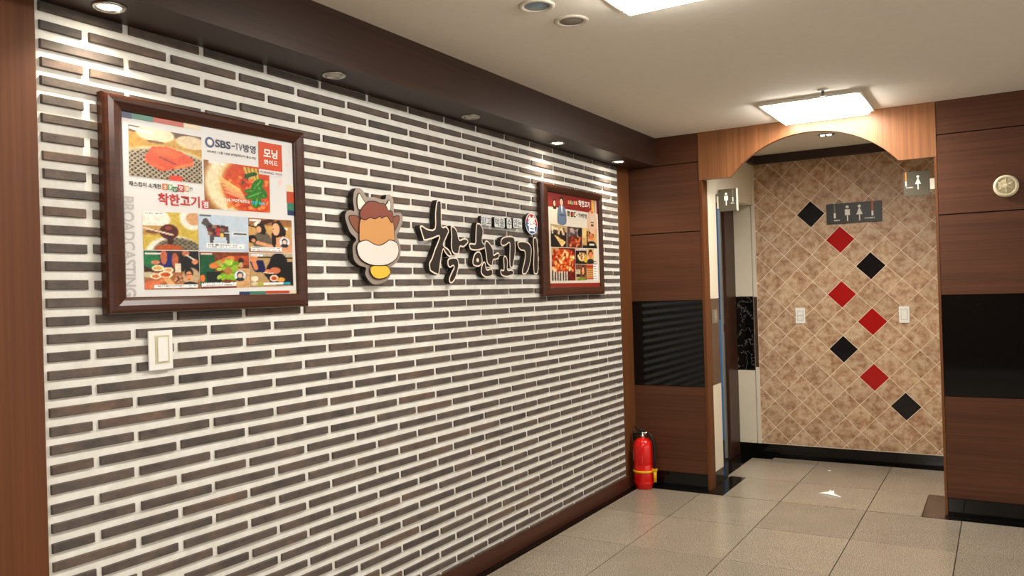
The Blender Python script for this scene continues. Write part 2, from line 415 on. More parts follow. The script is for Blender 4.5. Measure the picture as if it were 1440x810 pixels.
# outlines and print layout on the brick wall, metres: (along the wall, height)
BK={'BADGE': [(2.5632, 1.7253), (2.6953, 1.7328), (2.631, 1.7873), (2.624, 1.6693), (2.6286, 1.7285)],
 'BOARD': [(1.2378, 1.7921), (1.2607, 1.7837), (1.2755, 1.7638), (1.2911, 1.7593), (1.3273, 1.7629), (1.3637, 1.7579), (1.3971, 1.7607), (1.4037, 1.7777), (1.4275, 1.7809), (1.448, 1.7621), (1.4518, 1.7124), (1.4673, 1.709),
           (1.4935, 1.7097), (1.5078, 1.6938), (1.5021, 1.6653), (1.4811, 1.6305), (1.4629, 1.6129), (1.4726, 1.5966), (1.4869, 1.5635), (1.4856, 1.5355), (1.4686, 1.5071), (1.4313, 1.4844), (1.4138, 1.4731), (1.4196, 1.4512),
           (1.3948, 1.4237), (1.3444, 1.4076), (1.3039, 1.4079), (1.2731, 1.4293), (1.2598, 1.4505), (1.2655, 1.4743), (1.2286, 1.4818), (1.1989, 1.5022), (1.1912, 1.5332), (1.194, 1.5644), (1.2138, 1.586), (1.1808, 1.6106),
           (1.1635, 1.6407), (1.1536, 1.6709), (1.1619, 1.6921), (1.1845, 1.6999), (1.2071, 1.6979), (1.2011, 1.7365), (1.2062, 1.7682), (1.2183, 1.785)],
 'CHAK': [[(1.7672, 1.7883), (1.7895, 1.7798), (1.7891, 1.7174), (1.7904, 1.6686), (1.8209, 1.6719), (1.8415, 1.6549), (1.8378, 1.6383), (1.8062, 1.5987), (1.7999, 1.5821), (1.8343, 1.5668), (1.8567, 1.5455), (1.8532, 1.5316),
           (1.8325, 1.5312), (1.8056, 1.5496), (1.7924, 1.5601), (1.7712, 1.5001), (1.7571, 1.4514), (1.7415, 1.446), (1.6936, 1.4618), (1.6857, 1.4776), (1.6849, 1.4988), (1.7054, 1.523), (1.7294, 1.5636), (1.7534, 1.5967),
           (1.7654, 1.6214), (1.7183, 1.6087), (1.6568, 1.5972), (1.6446, 1.6109), (1.6269, 1.6493), (1.6275, 1.6624), (1.6429, 1.6648), (1.681, 1.6521), (1.734, 1.6575), (1.7399, 1.7249), (1.7532, 1.7769)],
          [(1.858, 1.6668), (1.8679, 1.6756), (1.8914, 1.6697), (1.9124, 1.6474), (1.9252, 1.6144), (1.9569, 1.6213), (1.9867, 1.6209), (1.9989, 1.606), (1.9851, 1.5913), (1.9547, 1.5773), (1.9303, 1.5799), (1.9214, 1.5583),
           (1.909, 1.5424), (1.8803, 1.5433), (1.8619, 1.5567), (1.856, 1.5895), (1.8608, 1.6283)],
          [(1.8272, 1.5174), (1.8511, 1.5277), (1.8939, 1.5287), (1.9124, 1.5134), (1.9126, 1.48), (1.8891, 1.4353), (1.8593, 1.4089), (1.8377, 1.4107), (1.832, 1.4271), (1.8473, 1.4518), (1.8723, 1.4796), (1.868, 1.4878), (1.844, 1.4793),
           (1.8258, 1.49)]],
 'DOT': [(2.0729, 1.5189)],
 'FIELD': {'bell': [(1.2867, 1.4719), (1.303, 1.48), (1.3475, 1.4806), (1.3848, 1.481), (1.4034, 1.4675), (1.4044, 1.4511), (1.3828, 1.4374), (1.3454, 1.4303), (1.3091, 1.4346), (1.2883, 1.4532)],
           'ear1': [(1.1759, 1.6724), (1.1987, 1.678), (1.2305, 1.6733), (1.2341, 1.6499), (1.2302, 1.6129), (1.2041, 1.6273), (1.1826, 1.6521)],
           'ear2': [(1.4822, 1.6933), (1.4578, 1.6917), (1.4401, 1.6811), (1.4433, 1.6564), (1.4448, 1.6315), (1.4647, 1.652), (1.4788, 1.6751)],
           'face': [(1.2361, 1.6605), (1.2561, 1.6749), (1.2917, 1.6798), (1.3607, 1.687), (1.4066, 1.69), (1.4269, 1.672), (1.4407, 1.6562), (1.4424, 1.6175), (1.4358, 1.584), (1.3423, 1.548), (1.2401, 1.5713), (1.2302, 1.6129)],
           'hair': [(1.2368, 1.6763), (1.2376, 1.6974), (1.258, 1.72), (1.2862, 1.7381), (1.3264, 1.7429), (1.3628, 1.7361), (1.377, 1.7399), (1.3956, 1.7277), (1.4075, 1.7121), (1.4328, 1.7083), (1.4366, 1.6781), (1.4267, 1.6665),
                    (1.4064, 1.6873), (1.3898, 1.6906), (1.3645, 1.6802), (1.3566, 1.6884), (1.3235, 1.6754), (1.2932, 1.6789), (1.2636, 1.6674)],
           'horn1': [(1.2364, 1.7052), (1.2249, 1.7227), (1.2262, 1.7543), (1.2368, 1.7683), (1.2479, 1.7561), (1.2665, 1.7365), (1.2779, 1.7268)],
           'horn2': [(1.3959, 1.7332), (1.409, 1.7452), (1.4163, 1.7567), (1.4243, 1.7464), (1.4251, 1.7271), (1.416, 1.7127), (1.406, 1.7147)],
           'muzzle': [(1.2121, 1.5442), (1.2168, 1.5652), (1.2364, 1.5764), (1.2717, 1.582), (1.3108, 1.5685), (1.3471, 1.5644), (1.3848, 1.5766), (1.4105, 1.5885), (1.4486, 1.5817), (1.465, 1.5628), (1.4638, 1.5349), (1.441, 1.5094),
                      (1.3893, 1.4893), (1.3314, 1.4842), (1.2757, 1.4903), (1.2298, 1.5106)]},
 'GI': [[(2.4585, 1.6171), (2.4818, 1.6285), (2.5395, 1.6301), (2.5858, 1.6188), (2.6057, 1.5927), (2.5993, 1.5448), (2.5759, 1.4909), (2.5408, 1.4551), (2.5173, 1.4509), (2.5003, 1.4549), (2.5016, 1.4783), (2.521, 1.5137),
         (2.5351, 1.5552), (2.527, 1.5755), (2.496, 1.5776), (2.4683, 1.5913)],
        [(2.6296, 1.6504), (2.6482, 1.6572), (2.6659, 1.6489), (2.6757, 1.607), (2.6799, 1.5344), (2.6741, 1.4799), (2.6603, 1.4538), (2.6358, 1.4525), (2.6243, 1.4614), (2.6211, 1.5093), (2.6287, 1.5754), (2.6243, 1.6232)]],
 'GO': [[(2.293, 1.6222), (2.3119, 1.6399), (2.3608, 1.6505), (2.4101, 1.651), (2.4317, 1.6392), (2.4375, 1.6048), (2.4326, 1.5585), (2.4129, 1.5063), (2.4006, 1.4843), (2.3788, 1.4875), (2.3722, 1.5057), (2.3751, 1.557), (2.3796, 1.5971),
         (2.3751, 1.6141), (2.3473, 1.6017), (2.3148, 1.5949), (2.294, 1.6027)],
        [(2.3134, 1.533), (2.3281, 1.5474), (2.3439, 1.5421), (2.3555, 1.5168), (2.351, 1.477), (2.3837, 1.4773), (2.4076, 1.4718), (2.4097, 1.4488), (2.3707, 1.4401), (2.338, 1.4361), (2.2957, 1.4428), (2.2808, 1.4596), (2.287, 1.4764),
         (2.3135, 1.4767)]],
 'HAN': [[(2.0726, 1.6939), (2.0923, 1.702), (2.1161, 1.6937), (2.1342, 1.6648), (2.1218, 1.6155), (2.1406, 1.6), (2.1446, 1.5811), (2.1096, 1.5708), (2.0706, 1.5654), (2.0232, 1.5667), (2.007, 1.5794), (2.0079, 1.5979), (2.0297, 1.6013),
          (2.0582, 1.6024), (2.0633, 1.6453)],
         [(2.0557, 1.5543), (2.0801, 1.563), (2.1039, 1.5556), (2.1171, 1.5289), (2.116, 1.5073), (2.0956, 1.4909), (2.0664, 1.4862), (2.0382, 1.4928), (2.0297, 1.5112), (2.0405, 1.538)],
         [(2.1463, 1.6138), (2.1665, 1.6184), (2.1958, 1.602), (2.2198, 1.5752), (2.2215, 1.5504), (2.2393, 1.5564), (2.2655, 1.5626), (2.2784, 1.549), (2.2637, 1.5291), (2.2374, 1.5231), (2.2167, 1.5199), (2.2072, 1.495), (2.1947, 1.4893),
          (2.1699, 1.4972), (2.1558, 1.5134), (2.1499, 1.5514), (2.1401, 1.5891)],
         [(2.121, 1.5085), (2.136, 1.5141), (2.1473, 1.5024), (2.1491, 1.4806), (2.1638, 1.4753), (2.1943, 1.4811), (2.2089, 1.4702), (2.2077, 1.4482), (2.1868, 1.4372), (2.1466, 1.4344), (2.1174, 1.4425), (2.1017, 1.4586),
          (2.1051, 1.4856)]],
 'P1B': {'bei': (0.446, 0.5092, 1.9087, 1.9213),
         'bei2': (0.8693, 0.9022, 1.7456, 1.7693),
         'bei3': (0.8689, 0.9047, 1.3788, 1.3885),
         'grn': (0.268, 0.3389, 1.9072, 1.9213),
         'grn2': (0.8699, 0.903, 1.6776, 1.7047),
         'grn3': (0.6894, 0.7599, 1.3777, 1.3878),
         'nav': (0.2328, 0.2684, 1.906, 1.9213),
         'nav2': (0.8705, 0.9027, 1.6599, 1.6778),
         'nav3': (0.6457, 0.6898, 1.3764, 1.3872),
         'red': (0.3385, 0.4464, 1.9081, 1.9214),
         'red2': (0.8684, 0.9033, 1.7046, 1.7458),
         'red3': (0.7595, 0.8693, 1.3785, 1.3883)},
 'P1IN': [(0.2314, 1.9205), (0.8988, 1.9294), (0.9056, 1.3783), (0.2334, 1.3747)],
 'P1PET': [(0.8389, 1.7749), (0.8751, 1.8424), (0.8881, 1.89), (0.8935, 1.8204)],
 'P1PH': [[(0.2569, 1.8878), (0.5109, 1.8873), (0.5103, 1.7369), (0.2557, 1.7361)], [(0.5184, 1.8171), (0.7906, 1.8175), (0.7898, 1.663), (0.5178, 1.6582)], [(0.2943, 1.6337), (0.4884, 1.6397), (0.4891, 1.522), (0.2946, 1.5186)],
          [(0.491, 1.6392), (0.6919, 1.6404), (0.6908, 1.5227), (0.4907, 1.5218)], [(0.6915, 1.6394), (0.8882, 1.6416), (0.8878, 1.5238), (0.6917, 1.5223)], [(0.295, 1.5155), (0.489, 1.519), (0.4904, 1.3988), (0.2957, 1.3985)],
          [(0.4916, 1.5172), (0.6901, 1.5203), (0.6905, 1.4013), (0.4921, 1.3988)], [(0.6925, 1.5189), (0.8888, 1.5217), (0.8895, 1.4044), (0.6929, 1.4013)]],
 'P1T': {'!!': (0.4628, 0.472, 1.7106, 1.722),
         '2018년 11월 14일 방영[한우가 흥소 편]': (0.5317, 0.7307, 1.8413, 1.8514),
         'BROADCASTING': (0.2289, 0.2681, 1.3786, 1.6744),
         'MORNING, WIDE': (0.7477, 0.8502, 1.7969, 1.8078),
         'SBS': (0.5642, 0.6262, 1.8637, 1.8896),
         'TV': (0.6445, 0.6761, 1.8652, 1.8881),
         'b1': (0.3642, 0.3826, 1.705, 1.724),
         'b2': (0.3843, 0.4, 1.7069, 1.7235),
         'b3': (0.4011, 0.4176, 1.7022, 1.7178),
         'b4': (0.4194, 0.4405, 1.7039, 1.7263),
         'b5': (0.442, 0.4592, 1.7071, 1.7246),
         'red': (0.7445, 0.8508, 1.8121, 1.9093),
         'ring': (0.5253, 0.5613, 1.8586, 1.8935),
         'stamp': (0.5067, 0.5334, 1.6572, 1.6833),
         'white': (0.7438, 0.8504, 1.7946, 1.8129),
         '–': (0.6298, 0.6436, 1.8758, 1.8788),
         '모닝': (0.7662, 0.8297, 1.8554, 1.888),
         '방영': (0.6788, 0.7321, 1.8626, 1.8897),
         '와이드': (0.7667, 0.8299, 1.8308, 1.8491),
         '착한고기': (0.348, 0.4983, 1.6576, 1.6948),
         '패스컴이 소개한': (0.2535, 0.3603, 1.7063, 1.7208)},
 'P2IN': [(2.8265, 1.921), (3.4868, 1.9266), (3.5176, 1.3814), (2.8264, 1.3774)],
 'P2PH': [[(2.8593, 1.7422), (3.0591, 1.739), (3.051, 1.6139), (2.8565, 1.6115)], [(3.0649, 1.7393), (3.2653, 1.7406), (3.2582, 1.6164), (3.0567, 1.6141)], [(3.2703, 1.7409), (3.4777, 1.7461), (3.4688, 1.6202), (3.2644, 1.6166)],
          [(2.8616, 1.6072), (3.1623, 1.6115), (3.1554, 1.4173), (2.8576, 1.4164)], [(3.1683, 1.6116), (3.3162, 1.6149), (3.3159, 1.519), (3.1621, 1.5181)], [(3.1649, 1.5155), (3.3158, 1.5162), (3.3123, 1.419), (3.1613, 1.4172)],
          [(3.3224, 1.6137), (3.4256, 1.6154), (3.419, 1.5219), (3.3191, 1.5191)]],
 'P2T': {'-': (3.1897, 3.2081, 1.8132, 1.816),
         'MBC': (3.0677, 3.182, 1.7995, 1.8299),
         'MBCred': (3.1188, 3.1428, 1.8033, 1.8262),
         'TV방영': (3.2163, 3.3332, 1.8002, 1.83),
         'bottom': (2.8329, 3.5056, 1.3812, 1.396),
         'c1': (3.0813, 3.1033, 1.8723, 1.8969),
         'c2': (3.1076, 3.1298, 1.8748, 1.8975),
         'c3': (3.1292, 3.1502, 1.8723, 1.8926),
         'c4': (3.1566, 3.1787, 1.8745, 1.899),
         'c5': (3.183, 3.2065, 1.8758, 1.8999),
         'date': (3.0752, 3.3242, 1.7818, 1.7908),
         'header': (2.8296, 3.5063, 1.8565, 1.9242),
         'lady': (2.8804, 2.947, 1.7521, 1.895),
         'man': (2.9487, 3.0552, 1.7519, 1.9124),
         'menutxt': (3.401, 3.4742, 1.418, 1.5229),
         'oval': (3.3406, 3.4748, 1.7096, 1.8599),
         'redbox': (3.3085, 3.4045, 1.4251, 1.5161),
         'st1': (3.4025, 3.4233, 1.8609, 1.9258),
         'st2': (3.42, 3.4397, 1.8607, 1.9261),
         'st3': (3.437, 3.4561, 1.8605, 1.9264),
         'st4': (3.4528, 3.4774, 1.8599, 1.927),
         '착한고기': (3.2226, 3.3802, 1.8698, 1.9095)},
 'SLOGAN': [[(2.1292, 1.7407), (2.2236, 1.6934)], [(2.2527, 1.7426), (2.3511, 1.6914)], [(2.3712, 1.7451), (2.42, 1.6911)], [(2.4343, 1.7491), (2.5274, 1.6967)]],
 'TS': None}

# ================================================================== SETTING
D, ZC, ZS = 4.052, 2.385, 2.19         # far wall, ceiling, soffit
# ---- floor
fl = MB().box((-.9, -4.0, -.10), (6.2, 6.2, -.012)).build('floor', 'floor_grout')
tag(fl, 'floor of large speckled grey granite tiles with dark joints', 'floor', kind='structure')
g = .0022
ylines = [3.962-.603*k for k in range(12, -1, -1)]
xl = [.062, .489, .995, 1.494, 1.989, 2.488, 2.987, 3.486, 3.985, 4.484, 5.2, 6.2]
for i in range(len(xl)-1):
    for j in range(len(ylines)-1):
        bx('tile', (xl[i]+g, ylines[j]+g, -.02), (xl[i+1]-g, ylines[j+1]-g, rng.uniform(-.0006, 0)), 'floor_tile', fl)
ya = [3.965, 4.515, 5.11, 5.258]
xa = [.634, .995, 1.494, 1.787]
for j in range(3):
    xs = list(xa)
    if j > 0: xs[0] = .503
    if j == 2: xs[0] = .655
    if j > 0: xs[3] = 1.93
    for i in range(3):
        bx('tile', (xs[i]+g, ya[j]+g, -.02), (xs[i+1]-g, ya[j+1]-g, rng.uniform(-.0006, 0)), 'floor_tile', fl)
bx('tile', (.503+g, 5.11+g, -.02), (.655-g, 5.185, 0), 'floor_tile', fl)
for lo, hi, mm in [((0, -3.6, -.02), (.06, 3.96, .001), 'black_granite'), ((0, 3.966, -.02), (.53, 4.05, .001), 'black_granite'),
                   ((.532, 3.966, -.02), (.632, 4.05, .001), 'black_granite'), ((.532, 4.052, -.02), (.632, 4.512, .001), 'black_granite'),
                   ((.37, 4.39, -.02), (.501, 5.188, .001), 'black_granite'), ((.37, 5.19, -.02), (.653, 5.35, .001), 'black_granite'), ((.655, 5.26, -.02), (1.95, 5.35, .001), 'black_granite'),
                   ((1.789, 3.968, -.02), (1.902, 4.513, .001), 'brown_stone'), ((1.904, 3.966, -.02), (4.6, 4.05, .001), 'black_granite')]:
    bx('border_stone', lo, hi, mm, fl)

# ---- ceiling
ce = MB().box((-.9, -4.0, ZC), (6.2, 6.2, ZC+.1)).build('ceiling', 'ceiling')
tag(ce, 'flat matte off-white plaster ceiling', 'ceiling', kind='structure')

# ---- left brick wall
Y1 = 3.868
wl = MB().box((-.12, 0, 0), (0, Y1, ZS)).build('wall_left', 'mortar')
tag(wl, 'long wall of thin grey-brown bricks in wide cream mortar', 'wall', kind='structure')
PB, RB, OFFB, JT, BH = .2680, .051, .033, .021, .0255
LT = ([0, 8, 12, 16, 18, 20, 24, 26, 28, 32, 41], [0, .03, .09, .11, .2, .27, .27, .2, .14, .06, -.25])
RTI = ([0, 15, 17, 23, 30, 35, 40], [0, .1, .12, 0, -.08, -.2, -.3])
def brick_mesh(L):
    a = MB(); h = BH/2; l = L/2; e = .002
    # back rim, front rim and a slightly smaller face: softened arris
    vs = []
    for (x, dl) in ((-.008, 0), (.0068, 0), (.0090, e)):
        vs += [(x, -l+dl, -h+dl), (x, l-dl, -h+dl), (x, l-dl, h-dl), (x, -l+dl, h-dl)]
    fs = [(0, 1, 5, 4), (1, 2, 6, 5), (2, 3, 7, 6), (3, 0, 4, 7), (4, 5, 9, 8), (5, 6, 10, 9), (6, 7, 11, 10), (7, 4, 8, 11), (8, 9, 10, 11)]
    return vs, fs
def to_px(p):
    d = Vector(p)-CAM; k = d.dot(fw)
    return (720+FPX*d.dot(rt)/k, 405-FPX*d.dot(up)/k) if k > .1 else (-9e3, -9e3)
bricks = []
for r in range(42):
    off = 0 if r % 2 == 0 else -(.5-OFFB)
    for k in range(0, 16):
        a = (k+off)*PB+JT/2; b = (k+1+off)*PB-JT/2
        a = max(a, .014); b = min(b, Y1-.012)
        if b-a < .022: continue
        yc = (a+b)/2; t = yc/Y1
        zc = 2.1746-RB*r+RB*((1-t)*np.interp(r, *LT)+t*np.interp(r, *RTI))
        if r == 41: zc += .009
        if zc+BH/2 > ZS: zc = ZS-BH/2-.001
        tilt = RB*(np.interp(r, *RTI)-np.interp(r, *LT))/Y1
        q = [to_px((0, yy, zz)) for yy in (a, b) for zz in (zc-BH/2, zc+BH/2)]
        us = [c[0] for c in q]; vv = [c[1] for c in q]
        vis = max(us) > 0 and min(us) < 1440 and max(vv) > 0 and min(vv) < 810
        hid = (.17 < a and b < .945 or 2.74 < a and b < 3.53) and 1.33 < zc < 1.965
        ar = (max(us)-min(us))*(max(vv)-min(vv)) if vis and not hid else 0
        bricks.append((ar, b-a, yc, zc, tilt))
bricks.sort(key=lambda q: -q[0])
cache = {}; rest = MB(); bn = 0
for ar, L, yc, zc, tilt in bricks:
    if bn < 298 and ar > 0:
        key = round(L, 3)
        if key not in cache:
            vs, fs = brick_mesh(L); me = bpy.data.meshes.new('brick'); me.from_pydata(vs, [], fs); me.materials.append(M['brick']); cache[key] = me
        o = bpy.data.objects.new('brick', cache[key]); COL.objects.link(o); o.parent = wl
        o.location = (rng.uniform(-.0012, .0012), yc+rng.uniform(-.0012, .0012), zc+rng.uniform(-.0012, .0012))
        o.rotation_euler = (tilt+rng.normal(0, .003), 0, 0); o.scale = (1, 1, 1+rng.normal(0, .02)); bn += 1
    else:
        vs, fs = brick_mesh(L); dx, dy, dz = rng.uniform(-.0012, .0012, 3); rest.add([(v[0]+dx, v[1]+yc+dy, v[2]+zc+dz+v[1]*tilt) for v in vs], fs)
rb = rest.build('brick_field', 'brick', wl); rb['kind'] = 'stuff'

tag(bx('trim_1', (-.12, -.9, 0), (.012, -.001, ZC), 'pillar_wood'), 'brown wooden pillar face left of the brick wall', 'pillar', kind='structure')
tag(bx('trim_2', (-.12, Y1+.001, 0), (.006, D+.1, ZS), 'strip_wood'), 'narrow orange-brown wooden casing between bricks and dark panels', 'casing', kind='structure')
sf = MB().box((-.12, -3.0, ZS), (.212, D-.001, ZC)).build('trim_3', 'soffit_wood')
tag(sf, 'dark wooden boxed soffit running above the brick wall', 'soffit', kind='structure')
tag(bx('baseboard_left', (-.02, .0, .0015), (.02, Y1+.04, .084), 'base_wood', None, .003), 'dark wooden baseboard below the brick wall', 'baseboard', kind='structure')

# ---- far wall: dark panels left and right of the arch
wf = MB().box((.0, D+.012, 0), (.51, D+.109, ZC)).box((1.918, D+.012, 0), (4.6, D+.11, ZC)).build('wall_far', 'groove')
tag(wf, 'far wall of dark veneer panels with black granite bands', 'wall', kind='structure')
for x0, x1 in ((.004, .509), (1.919, 4.6)):
    for z0, z1 in ((2.194, ZC), (1.733, 2.188), (1.27, 1.726), (.104, .685)):
        zt = z1
        bx('wood_panel', (x0, D, z0), (x1, D+.02, zt), 'panel_wood', wf)
    bx('granite_panel', (x0, D+.001, .688), (x1, D+.02, 1.267), 'black_granite', wf)
    bx('skirting', (x0, D+.001, .002), (x1, D+.02, .101), 'black_granite', wf)
bx('corner_post', (.511, D-.001, .002), (.53, D+.11, 2.066), 'pillar_wood', wf)
bx('corner_post', (1.903, D-.001, .002), (1.917, D+.11, 2.066), 'strip_wood', wf)
cx, cz, R = 1.219, 1.657, .645
pts = [(.512, ZC), (.512, 2.067), (.722, 2.067)]
a0 = math.atan2(2.067-cz, .722-cx); a1 = math.atan2(2.067-cz, 1.716-cx)
pts += [(cx+R*math.cos(a), cz+R*math.sin(a)) for a in np.linspace(a0, a1, 40)]
pts += [(1.716, 2.067), (1.917, 2.067), (1.917, ZC)]
arch = MB().prism(ccw(pts), D+.03, D-.003, 'y').build('trim_4', 'arch_wood')
tag(arch, 'orange-brown wooden header with a shallow arch cut-out', 'arch', kind='structure')

# ---- tiled alcove wall
YB = 5.35
wb = MB().box((.30, YB, 0), (2.2, YB+.1, ZC)).build('wall_back', 'grout')
tag(wb, 'alcove wall of diagonal travertine tiles with red and black diamonds', 'wall', kind='structure')
H, X0, Z0 = .10435, .967, .4325
LO, HI = (.541, .094), (2.1, 2.316)
accent = {(0, 14): 'tile_black', (2, 12): 'tile_red', (4, 10): 'tile_black', (2, 8): 'tile_red', (4, 6): 'tile_red', (2, 4): 'tile_black', (4, 2): 'tile_red', (6, 0): 'tile_black'}
def clip(poly, ax, val, keep_gt):
    out = []
    for i in range(len(poly)):
        a, b = poly[i], poly[(i+1) % len(poly)]
        ia, ib = (a[ax] > val) == keep_gt, (b[ax] > val) == keep_gt
        if ia: out.append(a)
        if ia != ib:
            t = (val-a[ax])/(b[ax]-a[ax]); out.append((a[0]+(b[0]-a[0])*t, a[1]+(b[1]-a[1])*t))
    return out
for i in range(-5, 11):
    for k in range(-4, 20):
        if (i+k) % 2: continue
        c = (X0+i*H, Z0+k*H); e = H-.0025
        p = [(c[0], c[1]-e), (c[0]+e, c[1]), (c[0], c[1]+e), (c[0]-e, c[1])]
        for ax, v, gt in ((0, LO[0], True), (0, HI[0], False), (1, LO[1], True), (1, HI[1], False)):
            if p: p = clip(p, ax, v, gt)
        if len(p) < 3 or abs(area2(p)) < 4e-4: continue
        mm = accent.get((i, k), 'travertine')
        b = MB(); q = inset(p, .0012); n = len(p); p = ccw(p)
        b.add([(x, YB+.004, z) for x, z in p]+[(x, YB-.0008, z) for x, z in p]+[(x, YB-.0016, z) for x, z in q],
              [(j, (j+1) % n, n+(j+1) % n, n+j) for j in range(n)]+[(n+j, n+(j+1) % n, 2*n+(j+1) % n, 2*n+j) for j in range(n)]+[tuple(range(2*n, 3*n))])
        o = b.build('tile', mm, wb)
        if (i, k) in accent: o['label'] = 'glossy red accent tile' if mm == 'tile_red' else 'glossy black accent tile'
bx('skirting', (.37, YB-.012, .002), (2.1, YB+.01, .09), 'black_granite', wb)
tag(MB().box((.531, YB-.05, 2.318), (2.2, YB-.001, ZC-.001)).box((.531, 4.2, 2.318), (.57, YB-.051, ZC-.001)).build('trim_5', 'crown'),
    'dark crown moulding along the top of the tiled alcove', 'moulding', kind='structure')
# far reveal of the doorway, in the plane of the tiled wall
wa = MB().box((.33, D+.115, 0), (.522, 4.347, ZC)).box((.33, 4.348, 2.0), (.522, YB-.001, ZC)).build('wall_alcove', 'cream')
tag(wa, 'cream side wall of the alcove holding the restroom doorway', 'wall', kind='structure')
yl, yr = D+.112, 4.346
bx('wall_panel', (.522, yl, 1.275), (.53, yr, 2.0), 'cream', wa)
bx('wall_panel', (.522, yl, 2.001), (.53, YB-.001, 2.317), 'cream', wa)
bx('marble_panel', (.522, yl, .688), (.53, yr, 1.272), 'brown_tile', wa)
bx('wall_panel', (.522, yl, .103), (.53, yr, .685), 'cream', wa)
bx('skirting', (.522, yl, .002), (.53, yr, .100), 'black_granite', wa)
bx('reveal_panel', (.371, YB-.014, 1.268), (.508, YB-.001, 1.998), 'cream', wb)
bx('reveal_panel', (.371, YB-.014, .676), (.508, YB-.001, 1.266), 'marble', wb)
bx('reveal_panel', (.371, YB-.014, .09), (.508, YB-.001, .674), 'cream', wb)
bx('reveal_strip', (.515, YB-.016, .09), (.5385, YB-.001, .70), 'trim_white', wb)
bx('reveal_strip', (.515, YB-.016, .701), (.5385, YB-.001, 1.262), 'brown_tile', wb)
bx('reveal_strip', (.515, YB-.016, 1.263), (.5385, YB-.001, 2.316), 'trim_white', wb)
d1 = thing('door_1', (.35, 4.9, .0), 'dark brown frame of the open doorway under the small MEN plate', 'doorway'); d1['kind'] = 'structure'
bx('jamb', (.335, 5.087, .002), (.369, YB-.001, 1.999), 'door_wood', d1, .002)
bx('jamb', (.335, 4.349, .002), (.369, 4.39, 1.999), 'door_wood', d1, .002)
bx('head', (.335, 4.392, 1.965), (.369, 5.085, 1.999), 'door_wood', d1, .002)
bx('door_edge', (.325, 5.060, .01), (.345, 5.0865, 1.96), 'grey_metal', d1)
bx('latch_plate', (.345, 5.062, 1.0), (.348, 5.082, 1.06), 'chrome', d1)
# room glimpsed through the doorway
wm = MB().box((-.9, 6.1, 0), (.33, 6.2, ZC)).box((-.9, 4.2, 0), (-.8, 6.1, ZC)).build('wall_washroom', 'cream')
tag(wm, 'pale inner wall of the washroom seen through the doorway', 'wall', kind='structure')
bp = thing('toilet_partition', (-.2, 5.76, 0), 'bright blue cubicle partition glimpsed through the narrow doorway', 'partition')
bx('lower_board', (-.79, 5.75, .012), (.322, 5.77, 1.06), 'blue_panel', bp, .002)
bx('upper_board', (-.79, 5.75, 1.062), (.322, 5.77, 2.05), 'navy_panel', bp, .002)
# unseen sides that close the hall behind the camera
tag(bx('wall_near', (-.9, -4.1, 0), (6.2, -4.0, ZC), 'panel_wood'), 'dark veneer wall behind the viewer', 'wall', kind='structure')

# ================================================================== LAMPS
def panel_light(x0, x1, y0, y1, label):
    t = thing('ceiling_light', ((x0+x1)/2, (y0+y1)/2, ZC), label, 'lamp', 'square ceiling lights')
    zf_, zb = 2.364, 2.343
    MB().box((x0, y0, zf_), (x1, y1, ZC)).build('frame', 'white_ring', t, .004)
    a = .016; b_ = .034
    vs = [(x0+a, y0+a, zf_), (x1-a, y0+a, zf_), (x1-a, y1-a, zf_), (x0+a, y1-a, zf_), (x0+b_, y0+b_, zb), (x1-b_, y0+b_, zb), (x1-b_, y1-b_, zb), (x0+b_, y1-b_, zb)]
    MB().add(vs, [(0, 3, 2, 1), (4, 5, 6, 7), (0, 1, 5, 4), (1, 2, 6, 5), (2, 3, 7, 6), (3, 0, 4, 7)]).build('diffuser', 'glow', t, .004)
    for y in (y0+.05, y1-.05):
        for x in (x0+.008, x1-.020): bx('clip', (x, y-.008, zf_-.006), (x+.012, y+.008, zf_), 'dull_metal', t)
panel_light(1.068, 1.605, 3.425, 3.995, 'glowing square ceiling light just in front of the arch')
panel_light(1.063, 1.60, .985, 1.555, 'glowing square ceiling light at the top edge, nearer than the two round fittings')
panel_light(1.085, 1.59, -1.45, -.90, 'glowing square ceiling light behind the viewer, nearer one')
panel_light(1.085, 1.59, -3.55, -3.0, 'glowing square ceiling light behind the viewer, near the end wall')

def downlight(y, on, label, x=.108, z=ZS, rad=.045):
    t = thing('downlight', (x, y, z), label, 'lamp', 'recessed soffit downlights')
    MB().lathe([(rad*.72, -.001), (rad*.74, -.006), (rad*.9, -.007), (rad, -.003), (rad, 0)], (x, y, z), 'z', 24).build('ring', 'chrome', t)
    MB().lathe([(rad*.7, -.0015), (rad*.5, -.0045), (.004, -.005)], (x, y, z), 'z', 20).build('bulb', 'bulb' if on else 'lens', t)
    if on:
        ld = bpy.data.lights.new('spot', 'SPOT'); ld.energy = SPOT_W; ld.color = (1, .88, .7); ld.spot_size = math.radians(130); ld.spot_blend = .8; ld.shadow_soft_size = .025
        lo = bpy.data.objects.new('lamp', ld); COL.objects.link(lo); lo.parent = t; lo.location = (0, 0, -.012)
downlight(.153, True, 'lit soffit downlight nearest the wooden pillar, above the larger-looking poster')
downlight(1.04, False, 'unlit soffit downlight above the cow-head sign, second from the pillar')
downlight(1.948, False, 'unlit soffit downlight above the raised lettering, midway along the soffit')
downlight(2.811, True, 'lit soffit downlight above the poster with the red header')
downlight(3.661, True, 'lit soffit downlight at the corner by the dark panels')

